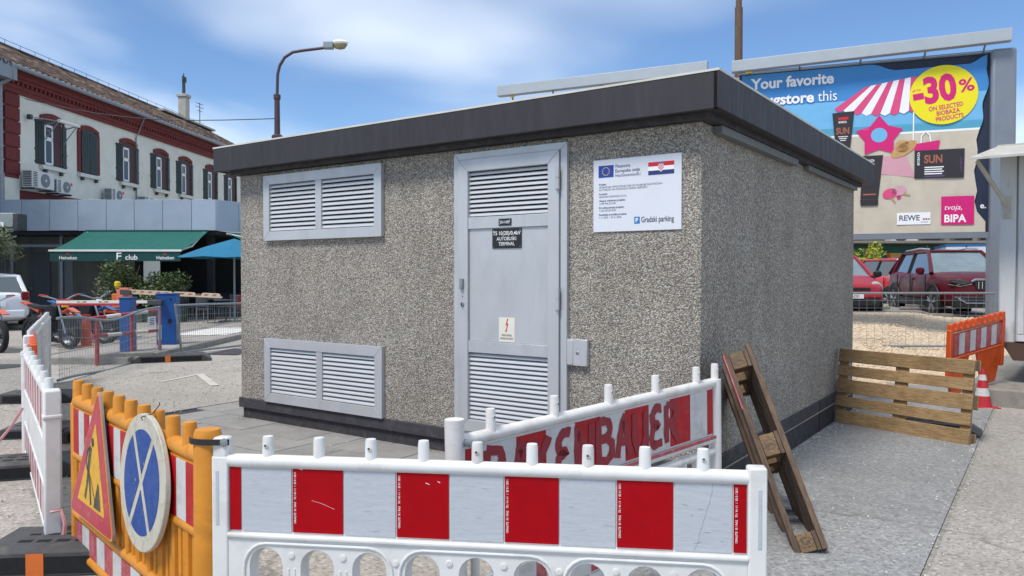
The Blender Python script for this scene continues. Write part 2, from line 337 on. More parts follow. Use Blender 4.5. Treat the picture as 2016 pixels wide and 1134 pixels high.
# ------------------------------------------------------------------ mesh helpers
class MB:
    def __init__(s): s.v = []; s.f = []; s.mi = []; s.mats = []; s.runs = []
    def add(s, vs, fs, m):
        if m not in s.mats: s.mats.append(m)
        i = s.mats.index(m); b = len(s.v); s.runs.append((len(s.v), len(s.f), len(vs), len(fs), m))
        s.v += [tuple(p) for p in vs]; s.f += [tuple(b + j for j in f) for f in fs]; s.mi += [i] * len(fs); return s
    def box(s, x0, x1, y0, y1, z0, z1, m, T=None):
        vs = [(x, y, z) for z in (z0, z1) for y in (y0, y1) for x in (x0, x1)]
        if T is not None: vs = [T @ Vector(p) for p in vs]
        return s.add(vs, [(0, 2, 3, 1), (4, 5, 7, 6), (0, 1, 5, 4), (2, 6, 7, 3), (0, 4, 6, 2), (1, 3, 7, 5)], m)
    def tube(s, pts, r, m, n=8, caps=True):
        pts = [Vector(p) for p in pts]; k = len(pts); rr = r if isinstance(r, (list, tuple)) else [r] * k
        vs = []; prev = None
        for i, p in enumerate(pts):
            t = (pts[min(i + 1, k - 1)] - pts[max(i - 1, 0)]).normalized()
            a = prev - t * prev.dot(t) if prev is not None else None
            if a is None or a.length < 1e-4: a = t.cross(Vector((0, 0, 1)) if abs(t.z) < 0.9 else Vector((1, 0, 0)))
            a.normalize(); prev = a; b = t.cross(a)
            vs += [p + (a * math.cos(2 * math.pi * j / n) + b * math.sin(2 * math.pi * j / n)) * rr[i] for j in range(n)]
        fs = [(i * n + j, i * n + (j + 1) % n, (i + 1) * n + (j + 1) % n, (i + 1) * n + j) for i in range(k - 1) for j in range(n)]
        if caps: fs += [tuple(range(n - 1, -1, -1)), tuple((k - 1) * n + j for j in range(n))]
        return s.add(vs, fs, m)
    def prism(s, poly, o, ux, uy, d0, d1, m):
        o, ux, uy = Vector(o), Vector(ux), Vector(uy); un = ux.cross(uy); n = len(poly)
        vs = [o + ux * p[0] + uy * p[1] + un * d for d in (d0, d1) for p in poly]
        fs = [tuple(range(n - 1, -1, -1)), tuple(range(n, 2 * n))] + [(i, (i + 1) % n, n + (i + 1) % n, n + i) for i in range(n)]
        return s.add(vs, fs, m)
    def poly(s, pts, m): return s.add(pts, [tuple(range(len(pts)))], m)
    def lathe(s, prof, m, c=(0, 0, 0), n=20, T=None):
        vs = []
        for r, z in prof: vs += [Vector((c[0] + r * math.cos(2 * math.pi * j / n), c[1] + r * math.sin(2 * math.pi * j / n), c[2] + z)) for j in range(n)]
        if T is not None: vs = [T @ p for p in vs]
        k = len(prof)
        fs = [(i * n + j, i * n + (j + 1) % n, (i + 1) * n + (j + 1) % n, (i + 1) * n + j) for i in range(k - 1) for j in range(n)]
        if prof[0][0] > 1e-6: fs.append(tuple(range(n - 1, -1, -1)))
        if prof[-1][0] > 1e-6: fs.append(tuple((k - 1) * n + j for j in range(n)))
        return s.add(vs, fs, m)
    def text(s, body, size, o, m, ux=(1, 0, 0), uy=(0, 0, 1), align='LEFT', bold=0.0, sx=1.0, shear=0.0, wid=None):
        cu = bpy.data.curves.new('t', 'FONT'); cu.body = body; cu.size = size; cu.align_x = align; cu.offset = bold * size; cu.shear = shear
        cu.resolution_u = 3
        ob = bpy.data.objects.new('t', cu); me = bpy.data.meshes.new_from_object(ob)
        o, ux, uy = Vector(o), Vector(ux), Vector(uy)
        if wid: xs_ = [v.co.x for v in me.vertices]; sx = wid / (max(xs_) - min(xs_))
        s.add([o + ux * v.co.x * sx + uy * v.co.y for v in me.vertices], [tuple(p.vertices) for p in me.polygons], m)
        bpy.data.objects.remove(ob); bpy.data.curves.remove(cu); bpy.data.meshes.remove(me); return s
    def ribbon(s, pts, w, o, ux, uy, m):
        # flat brush stroke through 2-d points
        o, ux, uy = Vector(o), Vector(ux), Vector(uy); n = len(pts); vs = []
        for i, p in enumerate(pts):
            a, b = pts[max(i - 1, 0)], pts[min(i + 1, n - 1)]; dx, dy = b[0] - a[0], b[1] - a[1]; L = math.hypot(dx, dy) or 1
            ww = w * random.uniform(0.85, 1.15) / 2; nx, ny = -dy / L * ww, dx / L * ww
            vs += [o + ux * (p[0] + nx) + uy * (p[1] + ny), o + ux * (p[0] - nx) + uy * (p[1] - ny)]
        return s.add(vs, [(2 * i, 2 * i + 1, 2 * i + 3, 2 * i + 2) for i in range(n - 1)], m)
    def mesh(s, name, smooth=40):
        me = bpy.data.meshes.new(name); me.from_pydata([tuple(v) for v in s.v], [], s.f)
        for m in s.mats: me.materials.append(M[m])
        me.polygons.foreach_set('material_index', s.mi)
        if smooth:
            me.polygons.foreach_set('use_smooth', [True] * len(s.f)); me.update()
            me.set_sharp_from_angle(angle=R(smooth))
        me.update(); return me
    def build_each(s, name, parent=None, **k):
        # every shape added becomes an object of its own
        for v0, f0, nv, nf, m in s.runs:
            b = MB(); b.add(s.v[v0:v0 + nv], [tuple(j - v0 for j in f) for f in s.f[f0:f0 + nf]], m); b.build(name, parent, **k)
    def build(s, name, parent=None, bevel=0.0, sub=0, smooth=40, seg=2, **tags):
        ob = bpy.data.objects.new(name, s.mesh(name, smooth)); return link(ob, parent, bevel, sub, seg, **tags)
def link(ob, parent=None, bevel=0.0, sub=0, seg=2, **tags):
    col.objects.link(ob); ob.parent = parent
    if bevel:
        b = ob.modifiers.new('bevel', 'BEVEL'); b.width = bevel; b.segments = seg; b.limit_method = 'ANGLE'; b.angle_limit = R(40)
    if sub:
        b = ob.modifiers.new('subdivision', 'SUBSURF'); b.levels = sub; b.render_levels = sub
    for k, v in tags.items(): ob[k] = v
    return ob
def inst(me, name, parent, loc=(0, 0, 0), rot=(0, 0, 0), scale=(1, 1, 1), bevel=0.0):
    ob = bpy.data.objects.new(name, me); ob.location = loc; ob.rotation_euler = rot; ob.scale = scale
    return link(ob, parent, bevel)
def thing(name, label, category, loc=(0, 0, 0), rz=0.0, group=None, rx=0.0, ry=0.0):
    o = bpy.data.objects.new(name, None); col.objects.link(o); o.empty_display_size = 0.2
    o.location = loc; o.rotation_euler = (rx, ry, rz); o['label'] = label; o['category'] = category
    if group: o['group'] = group
    return o
def tag(o, label, category, group=None):
    o['label'] = label; o['category'] = category
    if group: o['group'] = group
    return o
def structure(o): o['kind'] = 'structure'; return o
def stuff(o): o['kind'] = 'stuff'; return o
def rot(axis, deg): return Matrix.Rotation(R(deg), 4, axis)
def smoothstep(t): t = max(0.0, min(1.0, t)); return t * t * (3 - 2 * t)
# the transformer house sets the main directions of the place
X0, Y0, YAW, LN, WD = 1.3598, 5.5371, 0.6120, 5.381, 5.1925
CL, SL = math.cos(YAW), math.sin(YAW)
def to_world(x, y): return (X0 + x * CL + y * SL, Y0 - x * SL + y * CL)       # local x = along the front (to the right), y = back
def to_local(x, y):
    dx, dy = x - X0, y - Y0; return (dx * CL - dy * SL, dx * SL + dy * CL)
def gz(x, y):
    lx, ly = to_local(x, y)
    z = -0.117 * smoothstep((lx + 0.9) / 0.9)
    z += 0.62 * smoothstep((y - 11.5) / 8.0) * smoothstep((x - 2.5) / 2.5)
    return z
# ------------------------------------------------------------------ ground
def warp(t, a, b, k):            # finer near the middle
    return a * t + b * (t ** 3) if k else t
xs = [(i / 70.0) * 16 + 260 * (i / 70.0) ** 5 for i in range(-70, 71)]
ys = [-4 + j * 0.22 for j in range(0, 125)] + [23.5 + 0.6 * j + 0.02 * j * j * j * 0.35 for j in range(1, 36)]
gm = MB(); nx = len(xs)
gm.add([(x, y, gz(x, y)) for y in ys for x in xs], [(j * nx + i, j * nx + i + 1, (j + 1) * nx + i + 1, (j + 1) * nx + i) for j in range(len(ys) - 1) for i in range(nx - 1)], 'asphalt_old')
structure(gm.build('ground', smooth=180))
def sheet(name, quad, m, dz=0.004, n=24, local=True, k2=None):
    # a conforming sheet over a quad (bilinear)
    b = MB(); k2 = k2 or n; vs = []
    for j in range(k2 + 1):
        for i in range(n + 1):
            u, v = i / n, j / k2
            p = [(1 - u) * (1 - v) * quad[0][c] + u * (1 - v) * quad[1][c] + u * v * quad[2][c] + (1 - u) * v * quad[3][c] for c in (0, 1)]
            if local: p = to_world(*p)
            vs.append((p[0], p[1], gz(*p) + dz))
    b.add(vs, [(j * (n + 1) + i, j * (n + 1) + i + 1, (j + 1) * (n + 1) + i + 1, (j + 1) * (n + 1) + i) for j in range(k2) for i in range(n)], m)
    return b.build(name, smooth=180)
structure(sheet('concrete_apron', [(-0.02, -5.5), (1.47, -5.5), (1.47, 8.0), (-0.02, 8.0)], 'apron_concrete', 0.02, 12, k2=40))
structure(sheet('apron_edge', [(1.47, -5.5), (1.50, -5.5), (1.50, 8.0), (1.47, 8.0)], 'asphalt_road', 0.008, 1, k2=40))
structure(sheet('side_pavement', [(1.50, -5.5), (3.6, -5.5), (3.6, 6.3), (1.50, 6.3)], 'apron_old', 0.010, 12, k2=40))
structure(sheet('road', [(-26, 9.3), (-6.2, 10.2), (-8.9, 14.5), (-30, 16)], 'asphalt_road', 0.006, 40, local=False))
structure(sheet('gravel_bed', [(2.0, 11.0), (14.5, 11.5), (16.5, 19.6), (2.6, 19.6)], 'gravel_ground', 0.012, 30, local=False))
structure(sheet('parking_lot', [(2.6, 20.2), (18.6, 20.2), (34, 60), (-2, 60)], 'asphalt_road', 0.012, 30, local=False))
# paving slabs in front of the transformer house, one by one
pav = MB(); pav.add([(*to_world(x, y), gz(*to_world(x, y)) + 0.003) for x, y in ((-6.30, -1.44), (-1.0, -1.44), (-1.0, 0.03), (-6.30, 0.03))], [(0, 1, 2, 3)], 'plinth_lower')
pv = structure(pav.build('paving', smooth=0))
pv.location = (0, 0, 0)
SW, SH = 0.44, 0.49
slab = MB().box(0.004, SW - 0.004, 0.004, SH - 0.004, -0.03, 0.014, 'slab').mesh('slab')
row = 0; y = 0.03
while y > -1.2:
    x = -6.30 + (0 if row % 2 else -SW / 2)
    while x < -1.2:
        if x >= -6.31:
            w = to_world(x, y - SH)
            inst(slab, 'slab', pv, (w[0], w[1], random.uniform(-0.002, 0.002)), (0, 0, -YAW), bevel=0)
        x += SW
    y -= SH; row += 1
x = -6.30; y = 0.03
while y < 1.6:
    w = to_world(-6.30, y); inst(slab, 'slab', pv, (w[0], w[1], 0.0), (0, 0, -YAW)); w = to_world(-6.30 + SW, y); inst(slab, 'slab', pv, (w[0], w[1], 0.0), (0, 0, -YAW)); y += SH
structure(sheet('paving_edge', [(-6.36, -1.44), (-6.30, -1.44), (-6.30, 3.5), (-6.36, 3.5)], 'plinth', 0.010, 1, k2=10))
# worn white corner mark on the asphalt
mk = MB()
def strip(b, p, q, w, m, dz=0.012):
    p, q = Vector((*p, 0)), Vector((*q, 0)); d = (q - p).normalized(); n = Vector((-d.y, d.x, 0)) * w / 2
    b.add([(v.x, v.y, gz(v.x, v.y) + dz) for v in (p + n, p - n, q - n, q + n)], [(0, 1, 2, 3)], m)
strip(mk, (-5.28, 11.5), (-5.03, 12.42), 0.08, 'paint_worn', 0.006); strip(mk, (-5.05, 12.40), (-4.30, 11.10), 0.12, 'paint_worn', 0.009)
structure(mk.build('corner_marking', smooth=0))
mh = MB().lathe([(0.0, 0.012), (0.30, 0.012), (0.36, 0.004)], 'iron', (0, 0, 0), 24); o = structure(mh.build('manhole_cover')); o.location = (-8.9, 13.35, 0.01)
o2 = structure(MB().box(-0.55, 0.55, -0.35, 0.35, 0.004, 0.012, 'plinth').build('asphalt_patch')); o2.location = (-5.75, 15.9, 0.004); o2.rotation_euler = (0, 0, R(80))
# island with kerb stones at the parking entrance
isl = MB(); isl.add([(-8.6, 13.9, 0.11), (-6.88, 13.9, 0.11), (-6.88, 34, 0.11), (-8.6, 34, 0.11)], [(0, 1, 2, 3)], 'asphalt_old')
isl = structure(isl.build('traffic_island', smooth=0))
ks = MB().box(0, 0.14, 0.006, 0.994, -0.05, 0.125, 'concrete_block').mesh('kerb_stone')
for i in range(16): inst(ks, 'kerb_stone', isl, (-6.88, 13.9 + i, random.uniform(-0.006, 0.006)), bevel=0.015)
for i in range(14): inst(ks, 'kerb_stone', isl, (-8.74, 13.9 + i, 0), bevel=0.015)
ke = MB().box(-1.72, 0, 0, 0.14, -0.05, 0.125, 'concrete_block').mesh('kerb_end'); inst(ke, 'kerb_stone', isl, (-6.88, 13.75, 0), bevel=0.015)
wm = MB(); wm.add([(-8.35, 18.9, 0.118), (-7.05, 18.9, 0.118), (-7.05, 21.6, 0.118), (-8.35, 21.6, 0.118)], [(0, 1, 2, 3)], 'paint_line'); wm.build('white_paint', isl, smooth=0)
# gravel stones
gs = MB(); ico = [(0, 0, 0.6), (0.9, 0, 0), (0, 0.8, 0.05), (-0.9, 0.1, 0), (0, -0.85, 0), (0, 0, -0.5)]
icf = [(0, 1, 2), (0, 2, 3), (0, 3, 4), (0, 4, 1), (5, 2, 1), (5, 3, 2), (5, 4, 3), (5, 1, 4)]
for i in range(9000):
    v = random.random() ** 0.8; yy = 12.0 + v * 7.4; xx = 4.6 + random.random() * (3.2 + v * 5)
    s = random.uniform(0.018, 0.055); a = random.random() * 6.28; ca, sa = math.cos(a) * s, math.sin(a) * s; z = gz(xx, yy) + 0.012
    gs.add([(xx + p[0] * ca - p[1] * sa, yy + p[0] * sa + p[1] * ca, z + p[2] * s) for p in ico], icf, 'gravel_stone')
g = stuff(gs.build('gravel', smooth=0)); g['label'] = 'loose beige gravel behind the wire fence'; g['category'] = 'gravel'
# stone kerb row that holds the parking lot
kr = MB().box(4.0, 17.0, 19.75, 20.05, 0.2, 0.44, 'stone_kerb').build('kerb_wall'); structure(kr)
x = 4.0
while x < 17:
    w = random.uniform(1.1, 1.9); b = MB(); h = 0.60 + random.uniform(-0.02, 0.02)
    b.box(x + 0.012, x + w - 0.012, 19.5 + random.uniform(-0.04, 0.04), 20.0, 0.30, h, 'stone_kerb'); b.build('kerb_stone', kr, bevel=0.03); x += w

# crumbs of mortar and dust along the foot of the walls and on the apron
cr = MB()
for i in range(2600):
    if random.random() < 0.62:
        lx, ly = abs(random.gauss(0, 0.05)) + 0.02, random.uniform(0.0, 5.1)
    elif random.random() < 0.5: lx, ly = random.uniform(0.05, 1.45), random.uniform(-4.0, 6.5)
    else: lx, ly = 1.47 + random.gauss(0, 0.05), random.uniform(-4.0, 6.5)
    xx, yy = to_world(lx, ly); s = random.uniform(0.003, 0.011); a = random.random() * 6.28; ca, sa = math.cos(a) * s, math.sin(a) * s; z = gz(xx, yy) + 0.020
    cr.add([(xx + p[0] * ca - p[1] * sa, yy + p[0] * sa + p[1] * ca, z + p[2] * s) for p in ico], icf, random.choice(['concrete_block', 'paint_line', 'apron_old']))
for i in range(900):
    lx, ly = random.uniform(-5.4, -1.0), 0.0 - abs(random.gauss(0, 0.04)); xx, yy = to_world(lx, ly); s = random.uniform(0.003, 0.008)
    cr.add([(xx + p[0] * s, yy + p[1] * s, 0.014 + p[2] * s) for p in ico], icf, random.choice(['concrete_block', 'apron_old']))
for i in range(2500):
    xx, yy = random.uniform(-9, 0), random.uniform(5, 14); s = random.uniform(0.004, 0.014)
    lx, ly = to_local(xx, yy)
    if -5.5 < lx < 0.1 and ly > -0.05: continue
    cr.add([(xx + p[0] * s, yy + p[1] * s, gz(xx, yy) + 0.010 + p[2] * s) for p in ico], icf, random.choice(['concrete_block', 'asphalt_road', 'paint_line']))
g = stuff(cr.build('mortar_crumbs', smooth=0)); g['label'] = 'scattered mortar crumbs and grit on the pavement'; g['category'] = 'debris'
# ------------------------------------------------------------------ transformer house
house = thing('transformer_house', 'grey exposed-aggregate transformer house with dark flat roof and silver louvred door', 'building', (X0, Y0, 0), -YAW)
OV, HR, HF, HP = 0.1995, 3.013, 2.754, 0.240
MB().box(-LN, 0, 0, WD, 0.2, 2.72, 'aggregate').build('wall', house, bevel=0.012)
rf = MB().box(-LN - OV + 0.03, OV - 0.03, -OV + 0.03, WD + OV - 0.03, HF + 0.01, HR - 0.02, 'fascia').build('roof', house)
MB().box(-LN - OV - 0.004, OV + 0.004, -OV - 0.004, WD + OV + 0.004, HR - 0.004, HR + 0.012, 'fascia_edge').build('roof_edge', rf)
MB().box(-LN - OV, OV - 0.006, -OV, -OV + 0.04, HF, HR - 0.004, 'fascia').build('fascia_panel', rf, bevel=0.004)
MB().box(OV - 0.04, OV, -OV, 2.634, HF, HR - 0.004, 'fascia').build('fascia_panel', rf, bevel=0.004)
MB().box(OV - 0.04, OV, 2.640, WD + OV, HF, HR - 0.004, 'fascia').build('fascia_panel', rf, bevel=0.004)
MB().box(-LN - OV, -LN - OV + 0.04, -OV + 0.04, WD + OV, HF, HR - 0.004, 'fascia').build('fascia_panel', rf, bevel=0.004)
MB().box(-LN - 0.08, 0.08, -0.08, WD + 0.08, 2.72, HF + 0.012, 'plinth').build('soffit', rf)
MB().box(0.001, 0.075, 0.22, 2.30, 2.655, 2.715, 'strip_grey').build('soffit_strip', house, bevel=0.004)
MB().box(0.001, 0.06, 2.75, WD - 0.1, 2.665, 2.715, 'strip_grey').build('soffit_strip', house, bevel=0.004)
pl = MB().box(-LN - 0.02, 0.02, -0.02, WD + 0.02, 0.128, HP, 'plinth').build('plinth', house, bevel=0.008)
MB().box(-LN + 0.02, 0.004, 0.012, WD, -0.2, 0.128, 'plinth_lower').build('plinth_base', pl, bevel=0.006)
# side joints of the plinth skirting
for yy in (1.75, 3.4): MB().box(0.018, 0.0225, yy, yy + 0.008, -0.15, HP, 'dark_void').build('plinth_joint', pl)
MB().box(0.018, 0.026, 0.02, WD, 0.118, 0.129, 'concrete_block').build('plinth_joint', pl)

def frame4(b, x0, x1, z0, z1, w, y0, y1, m, gap=0.0012, wb=None):
    wb = w if wb is None else wb
    F = (0, 0, 0); ux, uy = (1, 0, 0), (0, 0, 1); g = gap
    P = [[(x0 + g, z1), (x0 + w + g, z1 - w), (x1 - w - g, z1 - w), (x1 - g, z1)], [(x0 + g, z0), (x1 - g, z0), (x1 - w - g, z0 + wb), (x0 + w + g, z0 + wb)],
         [(x0, z0 + g), (x0 + w, z0 + wb + g), (x0 + w, z1 - w - g), (x0, z1 - g)], [(x1, z0 + g), (x1, z1 - g), (x1 - w, z1 - w - g), (x1 - w, z0 + wb + g)]]
    for p in P: b.prism(p, F, ux, uy, -y1, -y0, m)
def slat_mesh(w, h, name):
    b = MB(); t = 0.003; d = 0.034
    prof = [(-0.004, h * 0.50), (-d + 0.002, h * 0.10), (-d, h * 0.05), (-d, -h * 0.34), (-d + t, -h * 0.34), (-d + t, h * 0.02), (-0.004, h * 0.50 - 0.004)]
    b.prism(prof, (0, 0, 0), (0, 1, 0), (0, 0, 1), 0, w, 'aluminium_slat')
    return b.mesh(name, 50)
def louvre(parent, x0, x1, z0, z1, n):
    p = (z1 - z0) / n; me = slat_mesh(x1 - x0, p, 'slat')
    for i in range(n): inst(me, 'slat', parent, (x0, 0.006, z1 - (i + 0.5) * p))
def vent(z0, z1, nm):
    b = MB(); x0, x1 = -4.913, -3.146
    frame4(b, x0, x1, z0, z1, 0.098, -0.046, -0.002, 'aluminium')
    mul = MB().box(-4.082, -3.992, -0.042, -0.002, z0 + 0.098, z1 - 0.098, 'aluminium')
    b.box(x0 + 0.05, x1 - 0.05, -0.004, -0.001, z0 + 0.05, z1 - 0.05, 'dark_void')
    v = b.build(nm, house, bevel=0.003); mul.build('mullion', v, bevel=0.003)
    louvre(v, -4.815, -4.082, z0 + 0.098, z1 - 0.098, 11); louvre(v, -3.992, -3.244, z0 + 0.098, z1 - 0.098, 11)
    return v
vent(1.978, 2.676, 'vent'); vent(0.240, 0.926, 'vent')
# door: frame, leaf, louvres, ironmongery
b = MB(); frame4(b, -2.260, -1.100, 0.215, 2.675, 0.060, -0.040, -0.002, 'aluminium', wb=0.03)
dr = b.build('door', house, bevel=0.003)
b = MB(); frame4(b, -2.198, -1.166, 0.248, 2.613, 0.104, -0.058, -0.003, 'aluminium')
lf = b.build('leaf_frame', dr, bevel=0.003)
b = MB(); X, Z = (-2.094, -1.270), None
b.box(X[0], X[1], -0.050, -0.004, 2.010, 2.112, 'aluminium'); b.box(X[0], X[1], -0.050, -0.004, 0.940, 1.040, 'aluminium')
b.build_each('rail', dr, bevel=0.003)
MB().box(X[0] + 0.004, X[1] - 0.004, -0.034, -0.004, 1.042, 2.008, 'aluminium').build('door_panel', dr)
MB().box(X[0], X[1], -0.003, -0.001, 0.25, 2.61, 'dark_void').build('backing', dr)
louvre(dr, X[0], X[1], 2.114, 2.508, 10); louvre(dr, X[0], X[1], 0.354, 0.938, 15)
for z in (2.30, 1.335):
    b = MB(); b.tube([(-1.166, -0.072, z), (-1.166, -0.072, z + 0.085)], 0.016, 'aluminium', 12); b.tube([(-1.166, -0.072, z + 0.089), (-1.166, -0.072, z + 0.175)], 0.016, 'aluminium', 12)
    b.box(-1.19, -1.166, -0.070, -0.058, z, z + 0.175, 'aluminium'); b.build('hinge', dr)
MB().box(-2.163, -2.135, -0.085, -0.058, 1.487, 1.582, 'steel').box(-2.172, -2.160, -0.075, -0.058, 1.487, 1.582, 'steel').build('handle', dr, bevel=0.004)
MB().tube([(-2.149, -0.057, 1.358), (-2.149, -0.070, 1.358)], 0.017, 'steel', 12).box(-2.153, -2.145, -0.072, -0.069, 1.335, 1.372, 'dark_void').build('keyhole', dr)
MB().tube([(-2.149, -0.057, 1.425), (-2.149, -0.061, 1.425)], 0.008, 'steel', 8).build('rivet', dr)
b = MB().box(-1.098, -0.912, -0.040, -0.002, 0.891, 1.103, 'aluminium').build('lock_box', house, bevel=0.005)
MB().box(-1.095, -1.04, -0.046, -0.038, 0.90, 1.094, 'aluminium').box(-0.93, -0.9135, -0.044, -0.038, 0.895, 1.1, 'aluminium').build_each('lock_flap', b, bevel=0.003)
MB().lathe([(0.014, 0), (0.014, 0.004), (0.006, 0.009), (0, 0.010)], 'steel', T=Matrix.Translation((-1.00, -0.040, 0.997)) @ rot('X', 90), n=12).build('bolt', b)

def hp(x, y, z): w = to_world(x, y); return (w[0], w[1], z)
# two black name plates, warning sticker, project board: signs of their own
def plate(name, label, x0, x1, z0, z1, y, m, rows, screws=True):
    t = thing(name, label, 'sign', hp(x0, y, z0), -YAW); w, h = x1 - x0, z1 - z0
    MB().box(0, w, -0.004, 0, 0, h, m).build('plate', t, bevel=0.001)
    for body, size, cx, cz, bold, mm, wd_ in rows: MB().text(body, size, (cx, -0.0055, cz), mm, align='CENTER', bold=bold, wid=wd_).build('lettering', t, smooth=0)
    if screws:
        for px in (0.012, w - 0.012):
            for pz in (0.012, h - 0.012): MB().lathe([(0.005, 0), (0.004, 0.003), (0, 0.003)], 'steel', T=Matrix.Translation((px, -0.004, pz)) @ rot('X', 90), n=8).build('screw', t)
    return t
plate('name_plate', 'tiny black SN-HEP plate on the upper door rail', 'sign' and -1.762, -1.630, 2.026, 2.086, -0.051, 'plate_black', [('SN-HEP', 0.034, 0.066, 0.019, 0.0, 'print_white', 0.105)])
plate('name_plate', 'black plate reading TS 10(20)/0,4kV AUTOBUSKI TERMINAL on the door', -1.837, -1.537, 1.837, 2.004, -0.0385, 'plate_black',
      [('TS 10(20)/0,4kV', 0.046, 0.15, 0.112, 0.006, 'print_white', 0.285), ('AUTOBUSKI', 0.042, 0.15, 0.067, 0.0, 'print_white', 0.20), ('TERMINAL', 0.042, 0.15, 0.024, 0.0, 'print_white', 0.165)])
t = thing('warning_sticker', 'small cream high-voltage sticker with red lightning bolt on the lower door panel', 'sign', hp(-1.772, -0.0345, 1.047), -YAW)
MB().box(0, 0.163, -0.002, 0, 0, 0.207, 'sticker').build('sheet', t)
b = MB(); bolt = [(0.088, 0.198), (0.070, 0.140), (0.086, 0.146), (0.074, 0.098), (0.064, 0.100), (0.076, 0.080), (0.088, 0.100), (0.082, 0.099), (0.100, 0.158), (0.084, 0.152), (0.098, 0.198)]
b.add([(p[0], -0.0035, p[1]) for p in bolt], [tuple(range(len(bolt)))], 'print_red'); b.build('lightning_bolt', t, smooth=0)
MB().text('VISOKI NAPON', 0.025, (0.081, -0.0035, 0.048), 'print_black', align='CENTER', wid=0.105).text('OPASNO PO ŽIVOT', 0.025, (0.081, -0.0035, 0.020), 'print_black', align='CENTER', wid=0.14).build('lettering', t, smooth=0)

t = thing('information_board', 'white project board with EU and Croatian flags on the wall right of the door', 'sign', hp(-0.875, -0.003, 1.947), -YAW)
BW, BH = 0.729, 0.558
MB().box(0, BW, -0.008, 0, 0, BH, 'sign_white').build('board', t, bevel=0.001)
b = MB().box(0.046, 0.176, -0.010, -0.0081, 0.420, 0.512, 'print_blue')
for i in range(12):
    a = i * math.pi / 6; cx, cz = 0.111 + 0.030 * math.cos(a), 0.466 + 0.030 * math.sin(a)
    b.add([(cx + 0.0062 * math.cos(k * math.pi / 5 + 1.571) * (1 if k % 2 == 0 else 0.45), -0.0115, cz + 0.0062 * math.sin(k * math.pi / 5 + 1.571) * (1 if k % 2 == 0 else 0.45)) for k in range(10)], [tuple(range(10))], 'print_yellow')
b.build('european_flag', t, smooth=0)
b = MB().box(0.466, 0.672, -0.010, -0.0081, 0.474, 0.505, 'print_red').box(0.466, 0.672, -0.010, -0.0081, 0.443, 0.473, 'print_white').box(0.466, 0.672, -0.010, -0.0081, 0.411, 0.442, 'print_navy')
b.prism([(0.546, 0.490), (0.546, 0.450), (0.569, 0.430), (0.592, 0.450), (0.592, 0.490)], (0, 0, 0), (1, 0, 0), (0, 0, 1), 0.0101, 0.0112, 'print_white')
for i in range(5):
    for j in range(5):
        if (i + j) % 2 == 0 and not (j == 0 and i in (0, 4)): b.box(0.547 + i * 0.0088, 0.5558 + i * 0.0088, -0.0122, -0.0113, 0.439 + j * 0.0096, 0.4486 + j * 0.0096, 'print_red')
for i in range(5): b.box(0.548 + i * 0.0088, 0.554 + i * 0.0088, -0.0122, -0.0113, 0.488, 0.499, 'print_cyan')
b.build('croatian_flag', t, smooth=0)
b = MB(); yq = -0.0095
b.text('Financira', 0.035, (0.190, yq, 0.488), 'print_navy', bold=0.008, wid=0.125).text('Europska unija', 0.035, (0.190, yq, 0.452), 'print_navy', bold=0.008, wid=0.205).text('NextGenerationEU', 0.032, (0.190, yq, 0.418), 'print_navy', wid=0.21)
for z, s, bd in ((0.360, 'Projekt:', 1), (0.338, 'IZGRADNJA INFRASTRUKTURE ZA PUNJENJE ELEKTRIČNIH', 0), (0.318, 'AUTOBUSA NA PODRUČJU GRADA ŠIBENIKA', 0), (0.286, 'Korisnik:', 1), (0.264, 'GRADSKI PARKING D.O.O.', 0),
                 (0.234, 'Ukupna vrijednost projekta:', 1), (0.212, '1.699.446,25 EUR', 0), (0.180, 'EU sufinanciranje projekta:', 1), (0.158, '1.325.297,00 EUR', 0), (0.126, 'Razdoblje provedbe projekta:', 1), (0.104, '1. 4. 2024. - 30. 6. 2026.', 0)):
    b.text(s, 0.0205, (0.050, yq, z), 'print_navy' if bd else 'print_grey', bold=0.014 if bd else 0, sx=0.98)
b.build('small_print', t, smooth=0, kind='stuff')
MB().text('Gradski parking', 0.060, (0.408, yq, 0.062), 'print_black', bold=0.008, wid=0.262).build('lettering', t, smooth=0)
MB().box(0.352, 0.398, -0.010, -0.0081, 0.054, 0.106, 'print_cyan').text('P', 0.045, (0.362, -0.0115, 0.064), 'print_white', bold=0.02).build('parking_logo', t, smooth=0)
# ------------------------------------------------------------------ construction barriers
def place(A, B, z0=0.0):
    return (A[0], A[1], z0), math.atan2(B[1] - A[1], B[0] - A[0]), math.hypot(B[0] - A[0], B[1] - A[1])
def arch_plate(b, x0, x1, cs, hf, hb, z0, zs, zt, y0, y1, m):
    # plate with round-headed openings, wider at the front than at the back
    E = [x0] + [(cs[i] + cs[i + 1]) / 2 for i in range(len(cs) - 1)] + [x1]
    K = 10
    for c, l, r in zip(cs, E, E[1:]):
        for y, h in ((y0, hf), (y1, hb)):
            arc = [(c - h * math.cos(math.pi * i / K), zs + h * math.sin(math.pi * i / K)) for i in range(K + 1)]
            q = lambda pts: b.add([(p[0], y, p[1]) for p in (pts if y == y0 else pts[::-1])], [tuple(range(len(pts)))], m)
            q([(l, z0), (c - h, z0), (c - h, zs), (l, zs)]); q([(c + h, z0), (r, z0), (r, zs), (c + h, zs)])
            q([(l, zs), (c - h, zs), (c - h, zt), (l, zt)]); q([(c + h, zs), (r, zs), (r, zt), (c + h, zt)])
            for i in range(K): q([arc[i], arc[i + 1], (arc[i + 1][0], zt), (arc[i][0], zt)])
        path = lambda h: [(c - h, z0)] + [(c - h * math.cos(math.pi * i / K), zs + h * math.sin(math.pi * i / K)) for i in range(K + 1)] + [(c + h, z0)]
        pf, pb = path(hf), path(hb); n = len(pf)
        b.add([(p[0], y0, p[1]) for p in pf] + [(p[0], y1, p[1]) for p in pb], [(i + 1, i, n + i, n + i + 1) for i in range(n - 1)], m)
